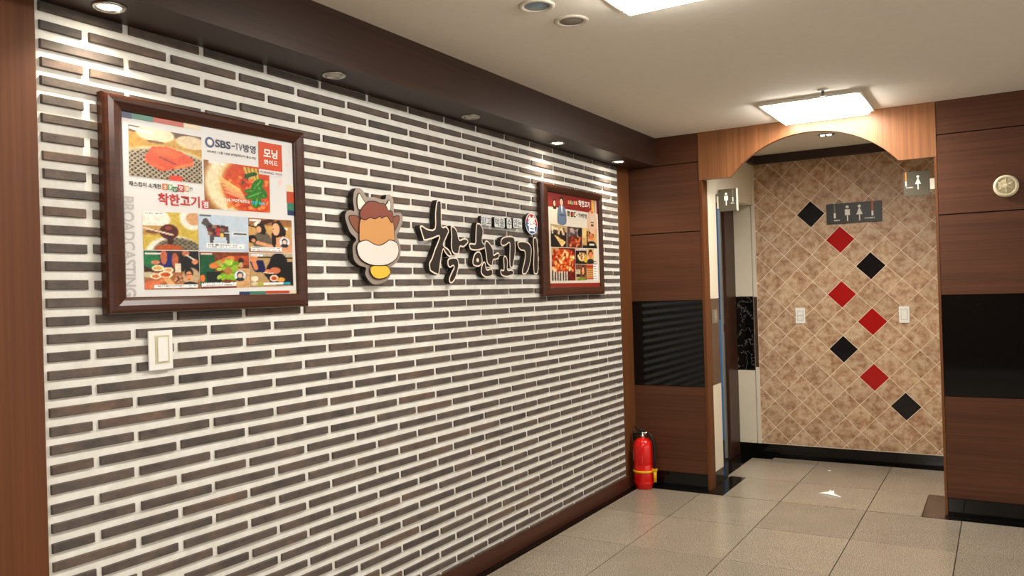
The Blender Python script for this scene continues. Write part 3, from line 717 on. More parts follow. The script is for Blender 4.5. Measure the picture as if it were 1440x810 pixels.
def round_fitting(name, x, y, mat_, label, cat):
    t = thing(name, (x, y, ZC), label, cat)
    MB().lathe([(.046, -.001), (.047, -.005), (.058, -.007), (.066, -.003), (.066, 0)], (x, y, ZC), 'z', 32).build('ring', 'white_ring', t)
    MB().lathe([(.0455, -.001), (.0455, -.003), (.01, -.0032)], (x, y, ZC), 'z', 28).build('cover', mat_, t)
round_fitting('ceiling_downlight', .818, 1.335, 'blue_lens', 'round ceiling fitting with a bluish lens at the top edge', 'lamp')
round_fitting('ceiling_speaker', .846, 1.553, 'grey_grille', 'round ceiling speaker with a grey cover beside the bluish fitting', 'speaker')
t = thing('alcove_downlight', (1.21, 4.709, ZC), 'small twin spotlight in the alcove ceiling seen under the arch', 'lamp')
MB().lathe([(.04, -.001), (.042, -.006), (.052, -.006), (.056, 0)], (1.21, 4.709, ZC), 'z', 24).build('ring', 'dull_metal', t)
MB().lathe([(.014, -.002), (.012, -.008), (.003, -.009)], (1.185, 4.709, ZC), 'z', 14).build('bulb', 'bulb', t)
MB().lathe([(.016, -.002), (.013, -.008), (.003, -.009)], (1.228, 4.709, ZC), 'z', 14).build('bulb', 'bulb', t)
ld = bpy.data.lights.new('spot', 'SPOT'); ld.energy = ALCOVE_W; ld.color = (1, .9, .76); ld.spot_size = math.radians(100); ld.spot_blend = .7; ld.shadow_soft_size = .03
lo = bpy.data.objects.new('lamp', ld); COL.objects.link(lo); lo.parent = t; lo.location = (0, 0, -.015)
# unseen lamp added to brighten the washroom beyond the doorway
t = thing('added_washroom_lamp', (.15, 5.0, ZC), 'unseen round cool-white lamp added on the washroom ceiling to light it', 'lamp')
MB().lathe([(.1, 0), (.1, -.03), (.07, -.045), (.01, -.05)], (.15, 5.0, ZC), 'z', 24).build('shade', 'white_ring', t)
ld = bpy.data.lights.new('lamp', 'POINT'); ld.energy = 7; ld.color = (.86, .94, 1); ld.shadow_soft_size = .08
lo = bpy.data.objects.new('lamp', ld); COL.objects.link(lo); lo.parent = t; lo.location = (0, 0, -.14)
t = thing('sprinkler', (1.435, 3.10, ZC), 'small metal sprinkler head on the ceiling behind the far square light', 'sprinkler')
t.location = (1.435, 3.325, ZC)
OFFS[t.name] = Vector((1.435, 3.325, ZC))
MB().lathe([(.03, 0), (.03, -.004), (.012, -.008)], (1.435, 3.325, ZC), 'z', 20).build('escutcheon', 'white_ring', t)
MB().lathe([(.008, -.006), (.007, -.03), (.016, -.032), (.016, -.035)], (1.435, 3.325, ZC), 'z', 14).build('deflector', 'dull_metal', t)

# ================================================================== POSTERS
def picture(name, out, inn, label):
    t = thing(name, (0, (out[0]+out[1])/2, out[2]), label, 'picture')
    rects = []
    def rc(a, x): return [(x, a[0], a[2]), (x, a[1], a[2]), (x, a[1], a[3]), (x, a[0], a[3])]
    def lerp(q): return [out[i]*(1-q)+inn[i]*q for i in range(4)]
    prof = [(0, .0105), (0, .032), (.07, .040), (.22, .0425), (.5, .041), (.8, .036), (.93, .033), (1, .029), (1, .015)]
    b = MB(); vs = []
    for q, x in prof: vs += rc(lerp(q), x)
    fs = []
    for i in range(len(prof)-1):
        for k in range(4):
            k2 = (k+1) % 4; fs.append((i*4+k, i*4+k2, i*4+4+k2, i*4+4+k))
    b.add(vs, fs); b.build('frame', 'frame_wood', t, fix=False)
    bx('back_board', (.0106, out[0]+.012, out[2]+.012), (.0145, out[1]-.012, out[3]-.012), 'groove', t)
    return t
P1 = picture('framed_poster', (.169, .946, 1.328, 1.969), (.2325, .9035, 1.3765, 1.925), 'brown-framed poster of meat dishes headed SBS TV, above the light switch')
X1, X2, X3, X4 = .0225, .0232, .0239, .0246
def face_inset(cv, cx, cy, r, skin, hair, shirt):
    cv.ell(cx, cy, r*1.1, r*1.35, (226, 232, 238), 0, .1); cv.ell(cx, cy-r*.15, r*.62, r*.85, hair, 0, .15)
    cv.ell(cx, cy+r*.95, r*.8, r*.5, shirt, 0, .2); cv.ell(cx, cy, r*.45, r*.62, skin, 0, .2)
    cv.ell(cx-r*.17, cy-r*.1, r*.09, r*.05, (60, 40, 36)); cv.ell(cx+r*.17, cy-r*.1, r*.09, r*.05, (60, 40, 36)); cv.ell(cx, cy+r*.28, r*.15, r*.06, (170, 80, 70))
def ph_meat():
    c = Cv(84, 62, (206, 168, 74)); c.rect(0, 0, 1, .12, (120, 82, 46)); c.ell(.35, .1, .26, .16, (236, 224, 198)); c.ell(.85, .16, .22, .14, (228, 210, 180)); c.ell(.35, .26, .12, .03, (150, 110, 50))
    c.ell(.5, .82, .75, .48, (232, 220, 190)); c.ell(.5, .86, .72, .46, (120, 100, 76)); 
    m = ((c.x-.5)/.72)**2+((c.y-.86)/.46)**2 < 1
    gr = (np.abs(np.sin((c.x*1.2+c.y)*34)) > .86) | (np.abs(np.sin((c.x*1.2-c.y)*34)) > .86)
    c.put((m & ~gr).astype(float)*.75, (52, 40, 32)); c.put((m & gr).astype(float)*.8, (214, 200, 176))
    c.poly([(.2, .58), (.3, .36), (.5, .32), (.7, .38), (.88, .5), (.86, .66), (.6, .76), (.42, .84), (.24, .72)], (224, 106, 38))
    c.poly([(.3, .42), (.5, .36), (.72, .44), (.6, .55), (.4, .52)], (234, 126, 56)); c.line(.22, .66, .45, .78, .025, (238, 130, 70)); c.line(.62, .73, .86, .6, .025, (240, 150, 90)); c.line(.4, .55, .62, .66, .012, (140, 36, 14))
    c.ell(.62, .95, .1, .06, (226, 84, 40)); c.line(.03, .05, .3, .09, .03, (240, 236, 226)); return c.noise(7, 2).a
def ph_stew():
    c = Cv(84, 62, (176, 122, 60)); c.ell(.62, .45, .62, .74, (240, 226, 196)); c.ell(.72, .45, .52, .66, (232, 208, 160)); c.ell(.74, .45, .48, .62, (216, 100, 34))
    c.specks(60, .35, .2, .98, .95, .035, [(230, 120, 52), (204, 84, 30), (238, 164, 96)])
    for k in range(5): c.line(.24+.02*k, .34+.07*k, .52+.02*k, .55+.05*k, .022, (238, 206-8*k, 140))
    for k in range(4): c.line(.6+.06*k, .05, .66+.05*k, .28, .018, (206, 206, 110))
    c.line(.58, .42, .64, .22, .035, (60, 110, 40)); c.line(.64, .22, .76, .16, .04, (54, 104, 36))
    c.specks(50, .6, .3, .9, .6, .03, [(232, 120, 60), (240, 160, 100), (214, 70, 30)])
    for (x, y, rx, ry, r) in ((.8, .4, .08, .16, .5), (.86, .55, .08, .15, -.4), (.76, .62, .08, .18, 1.0), (.78, .78, .08, .14, .2), (.68, .55, .05, .1, 1.3)): c.ell(x, y, rx, ry, (66, 142, 44), r); c.ell(x, y, rx*.2, ry*.8, (120, 186, 84), r)
    c.rect(.07, .0, .3, .06, (238, 232, 222)); return c.noise(7, 2).a
def ph_chop():
    c = Cv(66, 46, (214, 192, 100)); c.ell(.15, .2, .34, .28, (242, 236, 224)); c.ell(.9, .12, .24, .34, (242, 236, 226)); c.ell(.93, .15, .15, .18, (220, 180, 140)); c.rect(0, .36, .35, .6, (206, 170, 110)); c.ell(.18, .52, .14, .06, (150, 110, 60))
    c.ell(.55, 1.05, .5, .42, (240, 236, 226)); c.ell(.62, 1.1, .46, .42, (150, 142, 124))
    m = ((c.x-.62)/.46)**2+((c.y-1.1)/.42)**2 < 1
    c.put((m & (np.sin(c.x*60)*np.sin(c.y*60) > .1)).astype(float)*.7, (96, 84, 66))
    c.ell(.46, .52, .17, .2, (112, 48, 26)); c.ell(.45, .42, .06, .05, (170, 90, 60)); c.ell(.48, .75, .06, .12, (90, 44, 28)); c.line(0, .42, .52, .6, .022, (236, 214, 196))
    c.ell(.45, .96, .26, .1, (196, 110, 44)); c.caption(.02, .01, .4, .07); return c.noise(7, 2).a
def ph_cow():
    c = Cv(60, 46, (206, 216, 226)); g_ = (112, 104, 102)
    c.poly([(.05, .26), (.1, .12), (.16, .1), (.22, .22), (.3, .3), (.58, .3), (.6, .5), (.6, .8), (.56, .8), (.53, .62), (.3, .6), (.28, .78), (.22, .78), (.22, .58), (.17, .45), (.14, .33)], g_)
    for x, y, k in ((.22, .33, (90, 60, 62)), (.3, .32, (168, 140, 120)), (.38, .32, (120, 50, 54)), (.47, .32, (96, 70, 70)), (.53, .34, (120, 46, 50)), (.2, .42, (140, 64, 66)), (.28, .43, (86, 66, 70)), (.37, .42, (214, 70, 70)), (.46, .41, (160, 130, 108)), (.22, .52, (170, 140, 112)), (.31, .52, (130, 44, 52)), (.38, .52, (216, 90, 84)), (.52, .5, (92, 60, 62))): c.rect(x-.04, y-.045, x+.04, y+.045, k)
    c.ell(.45, .56, .035, .07, (232, 206, 120)); c.line(.5, .48, .62, .48, .012, (236, 236, 236)); c.rect(.66, .44, .98, .56, (222, 226, 230)); c.rect(.68, .47, .96, .53, (110, 108, 106)); c.rect(.7, .49, .94, .51, (225, 226, 228))
    c.caption(.15, .8, .9, .93, 2); c.rect(.02, .02, .25, .05, (120, 118, 118)); return c.noise(3, 3).a
def ph_women():
    c = Cv(60, 48, (214, 178, 120)); c.rect(0, 0, 1, .2, (178, 132, 84)); c.poly([(.1, .12), (.5, .0), (.62, .05), (.3, .2)], (96, 50, 34)); c.line(0, .22, .3, .3, .02, (50, 30, 24)); c.ell(.2, .17, .08, .07, (250, 244, 226)); c.ell(.85, .28, .06, .04, (250, 246, 230))
    c.ell(.3, .68, .22, .28, (130, 116, 100)); c.ell(.27, .3, .1, .16, (44, 26, 22)); c.ell(.23, .33, .06, .1, (236, 186, 150)); c.ell(.34, .36, .05, .12, (40, 24, 20)); c.ell(.08, .62, .1, .12, (40, 28, 24)); c.ell(.1, .66, .05, .05, (226, 170, 130))
    c.poly([(.5, .95), (.54, .1), (.7, .02), (.85, .3), (.84, .9)], (58, 32, 24)); c.ell(.62, .3, .09, .19, (240, 194, 160)); c.poly([(.6, .98), (.62, .55), (.8, .5), (1, .6), (1, 1)], (226, 176, 140)); c.ell(.56, .3, .02, .012, (60, 40, 34)); c.ell(.55, .43, .02, .015, (190, 90, 80))
    c.line(.2, .72, .5, .82, .05, (232, 180, 140)); c.rect(0, .88, .75, 1, (180, 130, 92)); c.caption(.05, .84, .75, .96, 2); face_inset(c, .82, .68, .11, (240, 214, 196), (28, 24, 26), (52, 64, 62)); c.rect(.02, .04, .28, .09, (236, 230, 222)); return c.noise(6, 2).a
def ph_toast():
    c = Cv(66, 48, (86, 58, 42)); c.ell(.12, .2, .16, .24, (36, 140, 92)); c.ell(.4, .25, .12, .2, (34, 48, 128)); c.ell(.35, .16, .06, .2, (206, 130, 96)); c.poly([(.62, .1), (.98, .0), (1, .55), (.68, .52)], (34, 30, 34)); c.ell(.75, .06, .07, .08, (206, 140, 108)); c.ell(.92, .28, .06, .07, (224, 156, 112)); c.line(.76, .1, .92, .24, .014, (230, 224, 214)); c.ell(.2, .3, .08, .05, (220, 156, 116)); c.ell(.55, .25, .06, .2, (196, 120, 84))
    c.rect(0, .55, 1, 1, (182, 130, 84)); c.ell(.08, .62, .12, .07, (214, 206, 178))
    for x, y, r, sc in ((.24, .45, .11, (222, 190, 120)), (.42, .5, .1, (226, 186, 130)), (.2, .66, .1, (220, 140, 80)), (.37, .62, .13, (214, 112, 48))): c.ell(x, y, r, r*.72, (244, 232, 206)); c.ell(x, y, r*.68, r*.45, sc)
    c.ell(.1, .88, .16, .1, (224, 140, 96), -.6); c.line(.12, .92, .36, .74, .05, (230, 150, 106)); c.line(.4, .74, .5, .92, .06, (232, 190, 140)); c.rect(.54, .34, .66, .56, (232, 222, 204)); c.rect(.54, .6, .68, .86, (196, 140, 100)); c.specks(14, .54, .62, .68, .86, .02, [(90, 40, 30), (226, 190, 150)])
    c.ell(.84, .66, .16, .22, (206, 186, 154)); c.ell(.8, .58, .08, .14, (40, 28, 24)); c.ell(.8, .66, .065, .13, (232, 170, 128)); c.ell(.82, .9, .14, .09, (32, 30, 34)); c.rect(.74, .61, .87, .625, (60, 40, 36)); c.ell(.8, .75, .03, .01, (150, 70, 60))
    c.caption(.16, .88, .96, .96); c.rect(.03, .05, .3, .1, (232, 220, 214)); return c.noise(8, 2).a
def ph_lettuce():
    c = Cv(60, 48, (150, 84, 44)); c.rect(0, .08, .3, .95, (22, 112, 74)); c.rect(.12, .55, .42, .85, (24, 50, 36)); c.rect(.65, .1, 1, .35, (196, 104, 56)); c.line(.26, .38, .62, .18, .08, (226, 150, 90)); c.ell(.05, .72, .05, .1, (232, 140, 70)); c.ell(.83, .25, .06, .09, (80, 60, 44)); c.ell(.83, .36, .05, .08, (206, 170, 130)); c.rect(.72, .45, 1, 1, (220, 184, 138))
    c.specks(46, .36, .25, .75, .78, .06, [(164, 200, 64), (196, 218, 104), (130, 176, 48), (208, 180, 110)]); c.ell(.56, .52, .08, .1, (200, 146, 84)); c.caption(.02, .83, .72, .94, 2); face_inset(c, .8, .66, .11, (238, 204, 184), (30, 26, 28), (46, 74, 66)); c.rect(.02, .04, .25, .08, (232, 210, 200)); return c.noise(9, 2).a
def ph_eat():
    c = Cv(60, 46, (200, 172, 128)); c.rect(0, 0, 1, .14, (206, 190, 160)); c.line(.2, .12, 1, .14, .02, (60, 40, 34)); c.poly([(.0, .1), (.18, .1), (.2, .5), (.05, .45)], (226, 160, 114)); c.poly([(0, .25), (.3, .2), (.38, .6), (.1, .55)], (30, 34, 106)); c.line(.08, .2, .14, .45, .05, (226, 162, 116))
    c.poly([(.3, .6), (.45, .25), (1, .25), (1, .98), (.5, .95)], (40, 26, 30)); c.ell(.66, .26, .2, .26, (32, 26, 25)); c.ell(.57, .52, .13, .1, (214, 140, 100)); c.ell(.4, .55, .07, .07, (226, 160, 118)); c.ell(.54, .75, .1, .1, (244, 226, 206)); c.ell(.54, .75, .065, .06, (206, 100, 50)); c.ell(.7, .8, .1, .07, (232, 180, 96)); c.ell(.1, .75, .08, .08, (240, 228, 206)); c.ell(.25, .92, .1, .06, (190, 190, 100)); c.ell(.1, .9, .08, .04, (226, 216, 190))
    c.line(.3, .58, .52, .6, .01, (236, 226, 212)); c.rect(.3, .88, .75, .95, (232, 236, 238)); c.rect(.76, .87, .93, .95, (40, 178, 190)); c.caption(.04, .04, .3, .09); return c.noise(6, 2).a
ink = Ink(); ink.poly(BK['P1IN'], X1, (220, 217, 214)); 
# white sheet drawn a touch larger so that it tucks under the frame
ink.rect((.2326, .9034, 1.3766, 1.9249), X1-.0004, (220, 217, 214))
colr = {'nav': (38, 52, 92), 'grn': (60, 122, 98), 'red': (186, 74, 42), 'bei': (226, 208, 172)}
for k, b in BK['P1B'].items():
    b = list(b)
    if k[-1] not in '23': b[3] = 1.9248; b[2] = min(b[2], 1.9248) if b[2] < 1.915 else 1.912
    ink.rect(b, X2, colr[k[:3]])
ink.build('print', P1)
phs = [ph_meat, ph_stew, ph_chop, ph_cow, ph_women, ph_toast, ph_lettuce, ph_eat]
for cs, fn in zip(BK['P1PH'], phs):
    k = Ink(); k.grid(cs, X2+.0003, fn()); k.build('photo_print', P1)
T = BK['P1T']; lt = Ink()
b = T['ring']; yc, zc = (b[0]+b[1])/2, (b[2]+b[3])/2
lt.poly(circle(yc, zc, .0185, .0175), X2, (44, 72, 122)); lt.poly(circle(yc, zc, .011, .0105), X3, (244, 206, 190)); lt.poly(circle(yc-.001, zc, .0075, .0075), X4, (250, 236, 228))
lt.text('SBS', T['SBS'], X3, (26, 34, 66), .03); lt.rect((.6298, .6436, 1.8745, 1.8785), X3, (40, 42, 60)); lt.text('TV', T['TV'], X3, (44, 48, 66), .0); lt.text('방영', T['방영'], X3, (36, 40, 58), .018)
kx = [q for q in T if q.startswith('2018')][0]; lt.text(kx, T[kx], X3, (44, 42, 46), .008)
lt.build('headline_lettering', P1); lt = Ink()
lt.rect(T['white'], X2+.0006, (223, 220, 217)); lt.rect((T['red'][0], T['red'][1], 1.8125, 1.909), X3, (205, 72, 28))
lt.text('모닝', T['모닝'], X4, (248, 240, 232), .03); lt.text('와이드', T['와이드'], X4, (248, 240, 232), .022); lt.text('MORNING, WIDE', T['MORNING, WIDE'], X4, (140, 92, 88), .0)
lt.build('red_title_block', P1); lt = Ink()
lt.text('패스컴이 소개한', T['패스컴이 소개한'], X3, (40, 38, 36), .022); lt.text('!!', T['!!'], X3, (40, 38, 36)); lt.text('착한고기', T['착한고기'], X3, (190, 40, 38), .028)
for k, ch, c in (('b1', '소', (216, 104, 50)), ('b2', '문', (84, 160, 92)), ('b3', '난', (30, 104, 62)), ('b4', '맛', (190, 44, 40)), ('b5', '집', (222, 150, 96))):
    b = T[k]; lt.rect(b, X3, c); d = .18*(b[1]-b[0]); lt.text(ch, (b[0]+d, b[1]-d, b[2]+d, b[3]-d), X4, (246, 242, 234), .02)
b = T['stamp']; lt.rect(b, X3+.0002, (206, 70, 78)); lt.text('점', (b[0]+.004, b[1]-.004, b[2]+.003, b[3]-.003), X4+.0002, (248, 236, 234), .02)
lt.build('slogan_lettering', P1); lt = Ink()
lt.text('BROADCASTING', T['BROADCASTING'], X3, (184, 176, 174), .02, True)
lt.build('watermark_lettering', P1); lt = Ink()
lt.text('사장님을 가져오면 제공한다는', (.585, .70, 1.688, 1.699), X4, (246, 240, 226), .02); lt.text('한우 육회', (.705, .765, 1.686, 1.698), X4, (60, 196, 214), .02)
lt.build('subtitle_lettering', P1)
for (y, z), s_ in zip(BK['P1PET'], (.013, .007, .005, .004)): lt = Ink(); lt.poly(smooth_poly([(y, z+s_), (y+s_*.9, z+.2*s_), (y-.2*s_, z-1.2*s_), (y-s_*.8, z+.1*s_)], 3), X2+.0004, (232, 202, 200)); lt.build('petal_print', P1)

P2 = picture('framed_poster', (2.738, 3.533, 1.328, 1.970), (2.8255, 3.500, 1.3785, 1.925), 'brown-framed poster with a red header reading MBC TV, right of the raised lettering')
ink = Ink(); ink.rect((2.8256, 3.4999, 1.3786, 1.9249), X1, (216, 206, 190))
T = BK['P2T']; ink.rect((2.826, 3.4995, 1.842, 1.9248), X2, (132, 32, 24)); ink.rect((2.826, 3.4995, 1.3788, 1.402), X2, (140, 40, 28)); ink.build('print', P2)
def q_hall():
    c = Cv(24, 34, (70, 52, 42)); c.rect(0, 0, 1, .3, (196, 176, 140)); c.rect(.05, .1, .22, .4, (232, 222, 204)); c.poly([(0, .4), (.2, .45), (.7, 1), (0, 1)], (44, 30, 30)); c.poly([(.2, .45), (.95, .75), (.7, 1)], (226, 198, 140)); c.specks(20, .2, .15, 1, .45, .07, [(40, 30, 28), (226, 206, 176), (120, 90, 64)]); return c.noise(14, 2).a
def q_grill():
    c = Cv(24, 34, (110, 84, 74)); c.specks(26, .1, .1, .9, .5, .1, [(160, 140, 140), (110, 96, 96), (190, 176, 170)]); c.ell(.85, .25, .16, .22, (52, 46, 36)); c.ell(.5, .75, .48, .3, (140, 62, 36)); c.specks(30, .1, .5, .95, .95, .08, [(196, 96, 56), (110, 46, 28), (226, 150, 100)]); return c.noise(16, 2).a
def q_man():
    c = Cv(24, 34, (214, 180, 128)); c.rect(0, .0, .25, .5, (232, 206, 146)); c.rect(.3, .15, .36, .9, (110, 70, 44)); c.ell(.58, .35, .18, .24, (40, 28, 24)); c.ell(.58, .42, .14, .2, (224, 146, 96)); c.ell(.62, .8, .3, .16, (38, 36, 34)); c.rect(0, .86, 1, 1, (50, 46, 42)); c.rect(.45, .78, .8, .86, (222, 216, 206)); return c.noise(12, 2).a
def q_ribs():
    c = Cv(40, 60, (120, 40, 26)); c.rect(.0, .0, .3, .3, (214, 176, 130)); c.poly([(0, .25), (.35, .02), (.75, .05), (.98, .2), (.95, .7), (.05, .72)], (196, 90, 36)); c.specks(120, .03, .1, .92, .72, .05, [(232, 140, 70), (170, 50, 20), (246, 190, 120), (206, 84, 30), (244, 214, 170)]); c.rect(0, .76, .7, 1, (60, 46, 42))
    for k in range(6): c.line(.08+.11*k, .74, .08+.11*k, 1, .03, (222, 210, 196))
    c.rect(.68, .75, 1, 1, (130, 34, 26)); return c.noise(16, 2).a
def q_dish():
    c = Cv(20, 26, (54, 36, 30)); c.ell(.6, .55, .4, .28, (226, 200, 150)); c.ell(.9, .7, .16, .2, (226, 196, 60)); c.specks(16, .2, .3, .9, .7, .08, [(240, 226, 196), (150, 90, 54), (200, 160, 100)]); c.rect(0, 0, 1, .12, (206, 196, 186)); return c.noise(14, 2).a
def q_cook():
    c = Cv(20, 28, (150, 104, 74)); c.rect(0, .3, .4, 1, (206, 190, 160)); c.rect(.02, .6, .4, .8, (70, 44, 34)); c.ell(.66, .4, .18, .34, (40, 28, 26)); c.ell(.64, .42, .12, .24, (232, 170, 130)); c.ell(.6, .95, .5, .14, (150, 160, 70)); return c.noise(14, 2).a
def q_face():
    c = Cv(16, 26, (220, 190, 140)); c.ell(.5, .3, .3, .26, (70, 44, 30)); c.ell(.5, .4, .24, .22, (226, 150, 100)); c.ell(.5, .9, .5, .24, (70, 66, 54)); return c.noise(12, 2).a
for cs, fn in zip(BK['P2PH'], [q_hall, q_grill, q_man, q_ribs, q_dish, q_cook, q_face]):
    k = Ink(); k.grid(cs, X2+.0003, fn()); k.build('photo_print', P2)
lt = Ink(); lt.text('착한고기', T['착한고기'], X3, (248, 240, 230), .025)
for k, ch, c in (('c1', '소', (216, 104, 50)), ('c2', '문', (104, 160, 62)), ('c3', '난', (90, 150, 70)), ('c4', '맛', (216, 80, 50)), ('c5', '집', (226, 120, 60))):
    b = T[k]; lt.rect(b, X3, c); lt.text(ch, (b[0]+.004, b[1]-.004, b[2]+.003, b[3]-.003), X4, (248, 236, 220), .015)
lt.build('header_lettering', P2); lt = Ink()
b = T['MBC']; L_ = b[1]-b[0]; th = L_*.07
for a0_, a1_ in ((0, .07), (.14, .21), (.28, .35)): lt.rect((b[0]+L_*a0_, b[0]+L_*a1_, b[2], b[3]), X3, (30, 26, 26))
lt.rect((b[0], b[0]+L_*.35, b[3]-.006, b[3]), X3, (30, 26, 26))
lt.rect((b[0]+L_*.44, b[0]+L_*.68, b[2], b[3]), X3, (30, 26, 26)); lt.rect((b[0]+L_*.5, b[0]+L_*.63, b[2]+.006, b[3]-.006), X4, (214, 30, 34))
lt.rect((b[0]+L_*.75, b[0]+L_*.83, b[2], b[3]), X3, (30, 26, 26)); lt.rect((b[0]+L_*.75, b[1], b[3]-.006, b[3]), X3, (30, 26, 26)); lt.rect((b[0]+L_*.75, b[1], b[2], b[2]+.006), X3, (30, 26, 26))
b = T['-']; lt.rect((b[0], b[1], b[2], b[2]+.004), X3, (60, 50, 46)); lt.text('TV방영', T['TV방영'], X3, (52, 46, 44), .012)
b = T['date']; 
for q in np.arange(b[0], b[1]-.012, .014): lt.rect((q, q+.009, b[2]+.006, b[3]-.005), X3, (190, 180, 166))
lt.build('headline_lettering', P2); lt = Ink()
for k, c in (('st1', (222, 150, 60)), ('st2', (230, 190, 70)), ('st3', (150, 140, 110)), ('st4', (196, 170, 160))): b = T[k]; lt.rect((b[0], b[1], 1.842, 1.9248), X3, c)
lt.build('header_stripes', P2); lt = Ink()
for k, hair, suit in (('lady', (40, 26, 22), (222, 208, 186)), ('man', (54, 36, 28), (96, 112, 136))):
    b = T[k]; yc = (b[0]+b[1])/2; wd = b[1]-b[0]; z0, z1 = b[2], b[3]; h = z1-z0
    lt.poly(smooth_poly([(yc-.5*wd, z0), (yc-.48*wd, z0+.45*h), (yc-.2*wd, z0+.66*h), (yc+.2*wd, z0+.66*h), (yc+.48*wd, z0+.45*h), (yc+.45*wd, z0)], 3), X3, suit)
    lt.poly(circle(yc, z0+.83*h, .27*wd, .16*h), X3+.0002, hair)
    if k == 'lady': lt.rect((yc-.27*wd, yc+.27*wd, z0+.55*h, z0+.83*h), X3+.0002, hair)
    else: lt.poly([(yc-.1*wd, z0+.65*h), (yc+.1*wd, z0+.65*h), (yc, z0+.35*h)], X3+.0004, (232, 230, 230)); lt.rect((yc-.3*wd, yc+.3*wd, z0+.28*h, z0+.34*h), X3+.0005, (70, 80, 96))
    lt.poly(circle(yc-.03*wd, z0+.78*h, .19*wd, .12*h), X4, (232, 178, 146))
lt.build('presenter_print', P2); lt = Ink()
b = T['oval']; yc, zc = (b[0]+b[1])/2, (b[2]+b[3])/2
lt.poly(circle(yc, zc, (b[1]-b[0])/2, (b[3]-b[2])/2), X3+.0003, (206, 170, 140)); lt.poly(circle(yc, b[3]-.013, .02, .009), X4, (214, 100, 60)); lt.rect((yc-.022, yc+.022, zc+.004, zc+.030), X4, (186, 182, 180)); lt.rect((yc-.022, yc+.022, zc-.006, zc), X4, (50, 44, 42)); lt.rect((yc-.018, yc+.018, zc-.028, zc-.014), X4, (70, 64, 62))
lt.build('oval_print', P2); lt = Ink()
b = T['redbox']; lt.rect(b, X3, (206, 150, 84)); lt.rect((b[0], b[1], b[3]-.022, b[3]), X4, (206, 76, 44)); lt.rect((b[0], b[1], b[2], b[2]+.008), X4, (190, 62, 36))
for k in range(6): z = b[2]+.014+k*.0125; lt.rect((b[0]+.006, b[1]-.008, z, z+.004), X4, (150, 92, 50))
b = T['menutxt']; lt.rect(b, X3, (236, 230, 220))
for k in range(8): z = b[2]+.008+k*.0155; lt.rect((b[0]+.008, b[1]-.012-.01*(k % 3), z, z+.005), X4, (90, 100, 116) if k > 4 else (170, 166, 160))
lt.build('menu_print', P2)

# ================================================================== SIGNS ON THE BRICKS
XW, XF = .0102, .038
cow = thing('cow_head_sign', (0, 1.35, 1.40), 'taupe cut-out sign board shaped like a horned cow head, left of the raised lettering', 'sign')
op = ccw(smooth_poly(BK['BOARD'], 3))
MB().prism(op, XW, XF, 'x', 0, 1).build('board', ['dark_side', 'board'], cow)
fc = {'ear1': (132, 76, 54), 'ear2': (132, 76, 54), 'horn1': (232, 224, 206), 'horn2': (232, 224, 206), 'face': (204, 146, 86), 'hair': (132, 66, 46), 'muzzle': (230, 214, 204), 'bell': (226, 184, 62)}
nm = {'ear1': 'ear_patch', 'ear2': 'ear_patch', 'horn1': 'horn_patch', 'horn2': 'horn_patch', 'face': 'face_patch', 'hair': 'hair_patch', 'muzzle': 'muzzle_patch', 'bell': 'bell_patch'}
for i, k in enumerate(('ear1', 'ear2', 'horn1', 'horn2', 'face', 'hair', 'muzzle', 'bell')):
    p = smooth_poly(BK['FIELD'][k], 3); q = Ink(); xx = XF+.0006+.0008*i
    q.poly(inset(p, -.004), xx, (44, 28, 24)); q.poly(p, xx+.0004, fc[k])
    q.build(nm[k], cow)

sg = thing('shop_sign_lettering', (0, 2.1, 1.40), 'raised dark brush-style Korean lettering with pale outlines, between the two posters', 'sign')
def strokes(name, polys):
    root = None
    body = MB(); face = MB()
    for p in polys:
        p = ccw(smooth_poly(p, 3)); body.prism(p, XW, XF, 'x', 0, 1); face.prism(inset(p, .0075), XF-.002, XF+.0012, 'x', 0)
    o = body.build(name, ['dark_side', 'sign_rim'], sg)
    face.build('letter_face', 'sign_face', o)
    return o
strokes('raised_letter', BK['CHAK']); h = strokes('raised_letter', BK['HAN']); strokes('raised_letter', BK['GO']); strokes('raised_letter', BK['GI'])
(dy, dz) = BK['DOT'][0]
MB().prism(circle(dy, dz, .011, .010, 14), XF, XF+.002, 'x').build('letter_dot', 'sign_rim', h)
for wrd, ((y0, z1), (y1, z0)) in zip(('믿고', '먹을', '수', '있는'), BK['SLOGAN']):
    # each word is a pale slab with clipped corners, the strokes lie on its face
    e = .006
    pl = [(y0+e, z0), (y1-e, z0), (y1, z0+e), (y1, z1-e), (y1-e, z1), (y0+e, z1), (y0, z1-e), (y0, z0+e)]
    o = MB().prism(pl, XW, .029, 'x', 0, 1).build('slogan_word', ['dark_side', 'sign_white'], sg)
    d = .005; vs, fs, nz = glyphs(wrd, .008, 2)
    p = fit(vs, (y0+d, y1-d, z0+d, z1-d)); b = MB(); b.add([(.0296, a, c) for a, c in p], fs); b.build('slogan_stroke', 'sign_grey', o, fix=False)
yc, zc = 2.629, 1.7285; ry, rz = .066, .059
o = MB().prism(circle(yc, zc, ry, rz, 36), XW, .030, 'x', 0, 1).build('round_badge', ['dark_side', 'sign_white'], sg)
upc = [(yc+(ry-.006)*math.cos(a), zc+(rz-.006)*math.sin(a)) for a in np.linspace(-.0, math.pi, 24)]
loc = [(yc+(ry-.006)*math.cos(a), zc+(rz-.006)*math.sin(a)) for a in np.linspace(math.pi, 2*math.pi, 24)]
wave = [(yc-(ry-.006)*math.cos(t), zc+.014*math.sin(2*(t-math.pi/2))*-1) for t in np.linspace(.15, math.pi-.15, 12)]
q = Ink(); q.poly(upc[:]+wave, .0304, (178, 38, 42)); q.poly(loc+wave[::-1], .0304, (38, 78, 150)); q.text('善', (yc-.045, yc+.045, zc-.043, zc+.044), .0312, (240, 240, 240), .03)
q.build('badge_print', o)

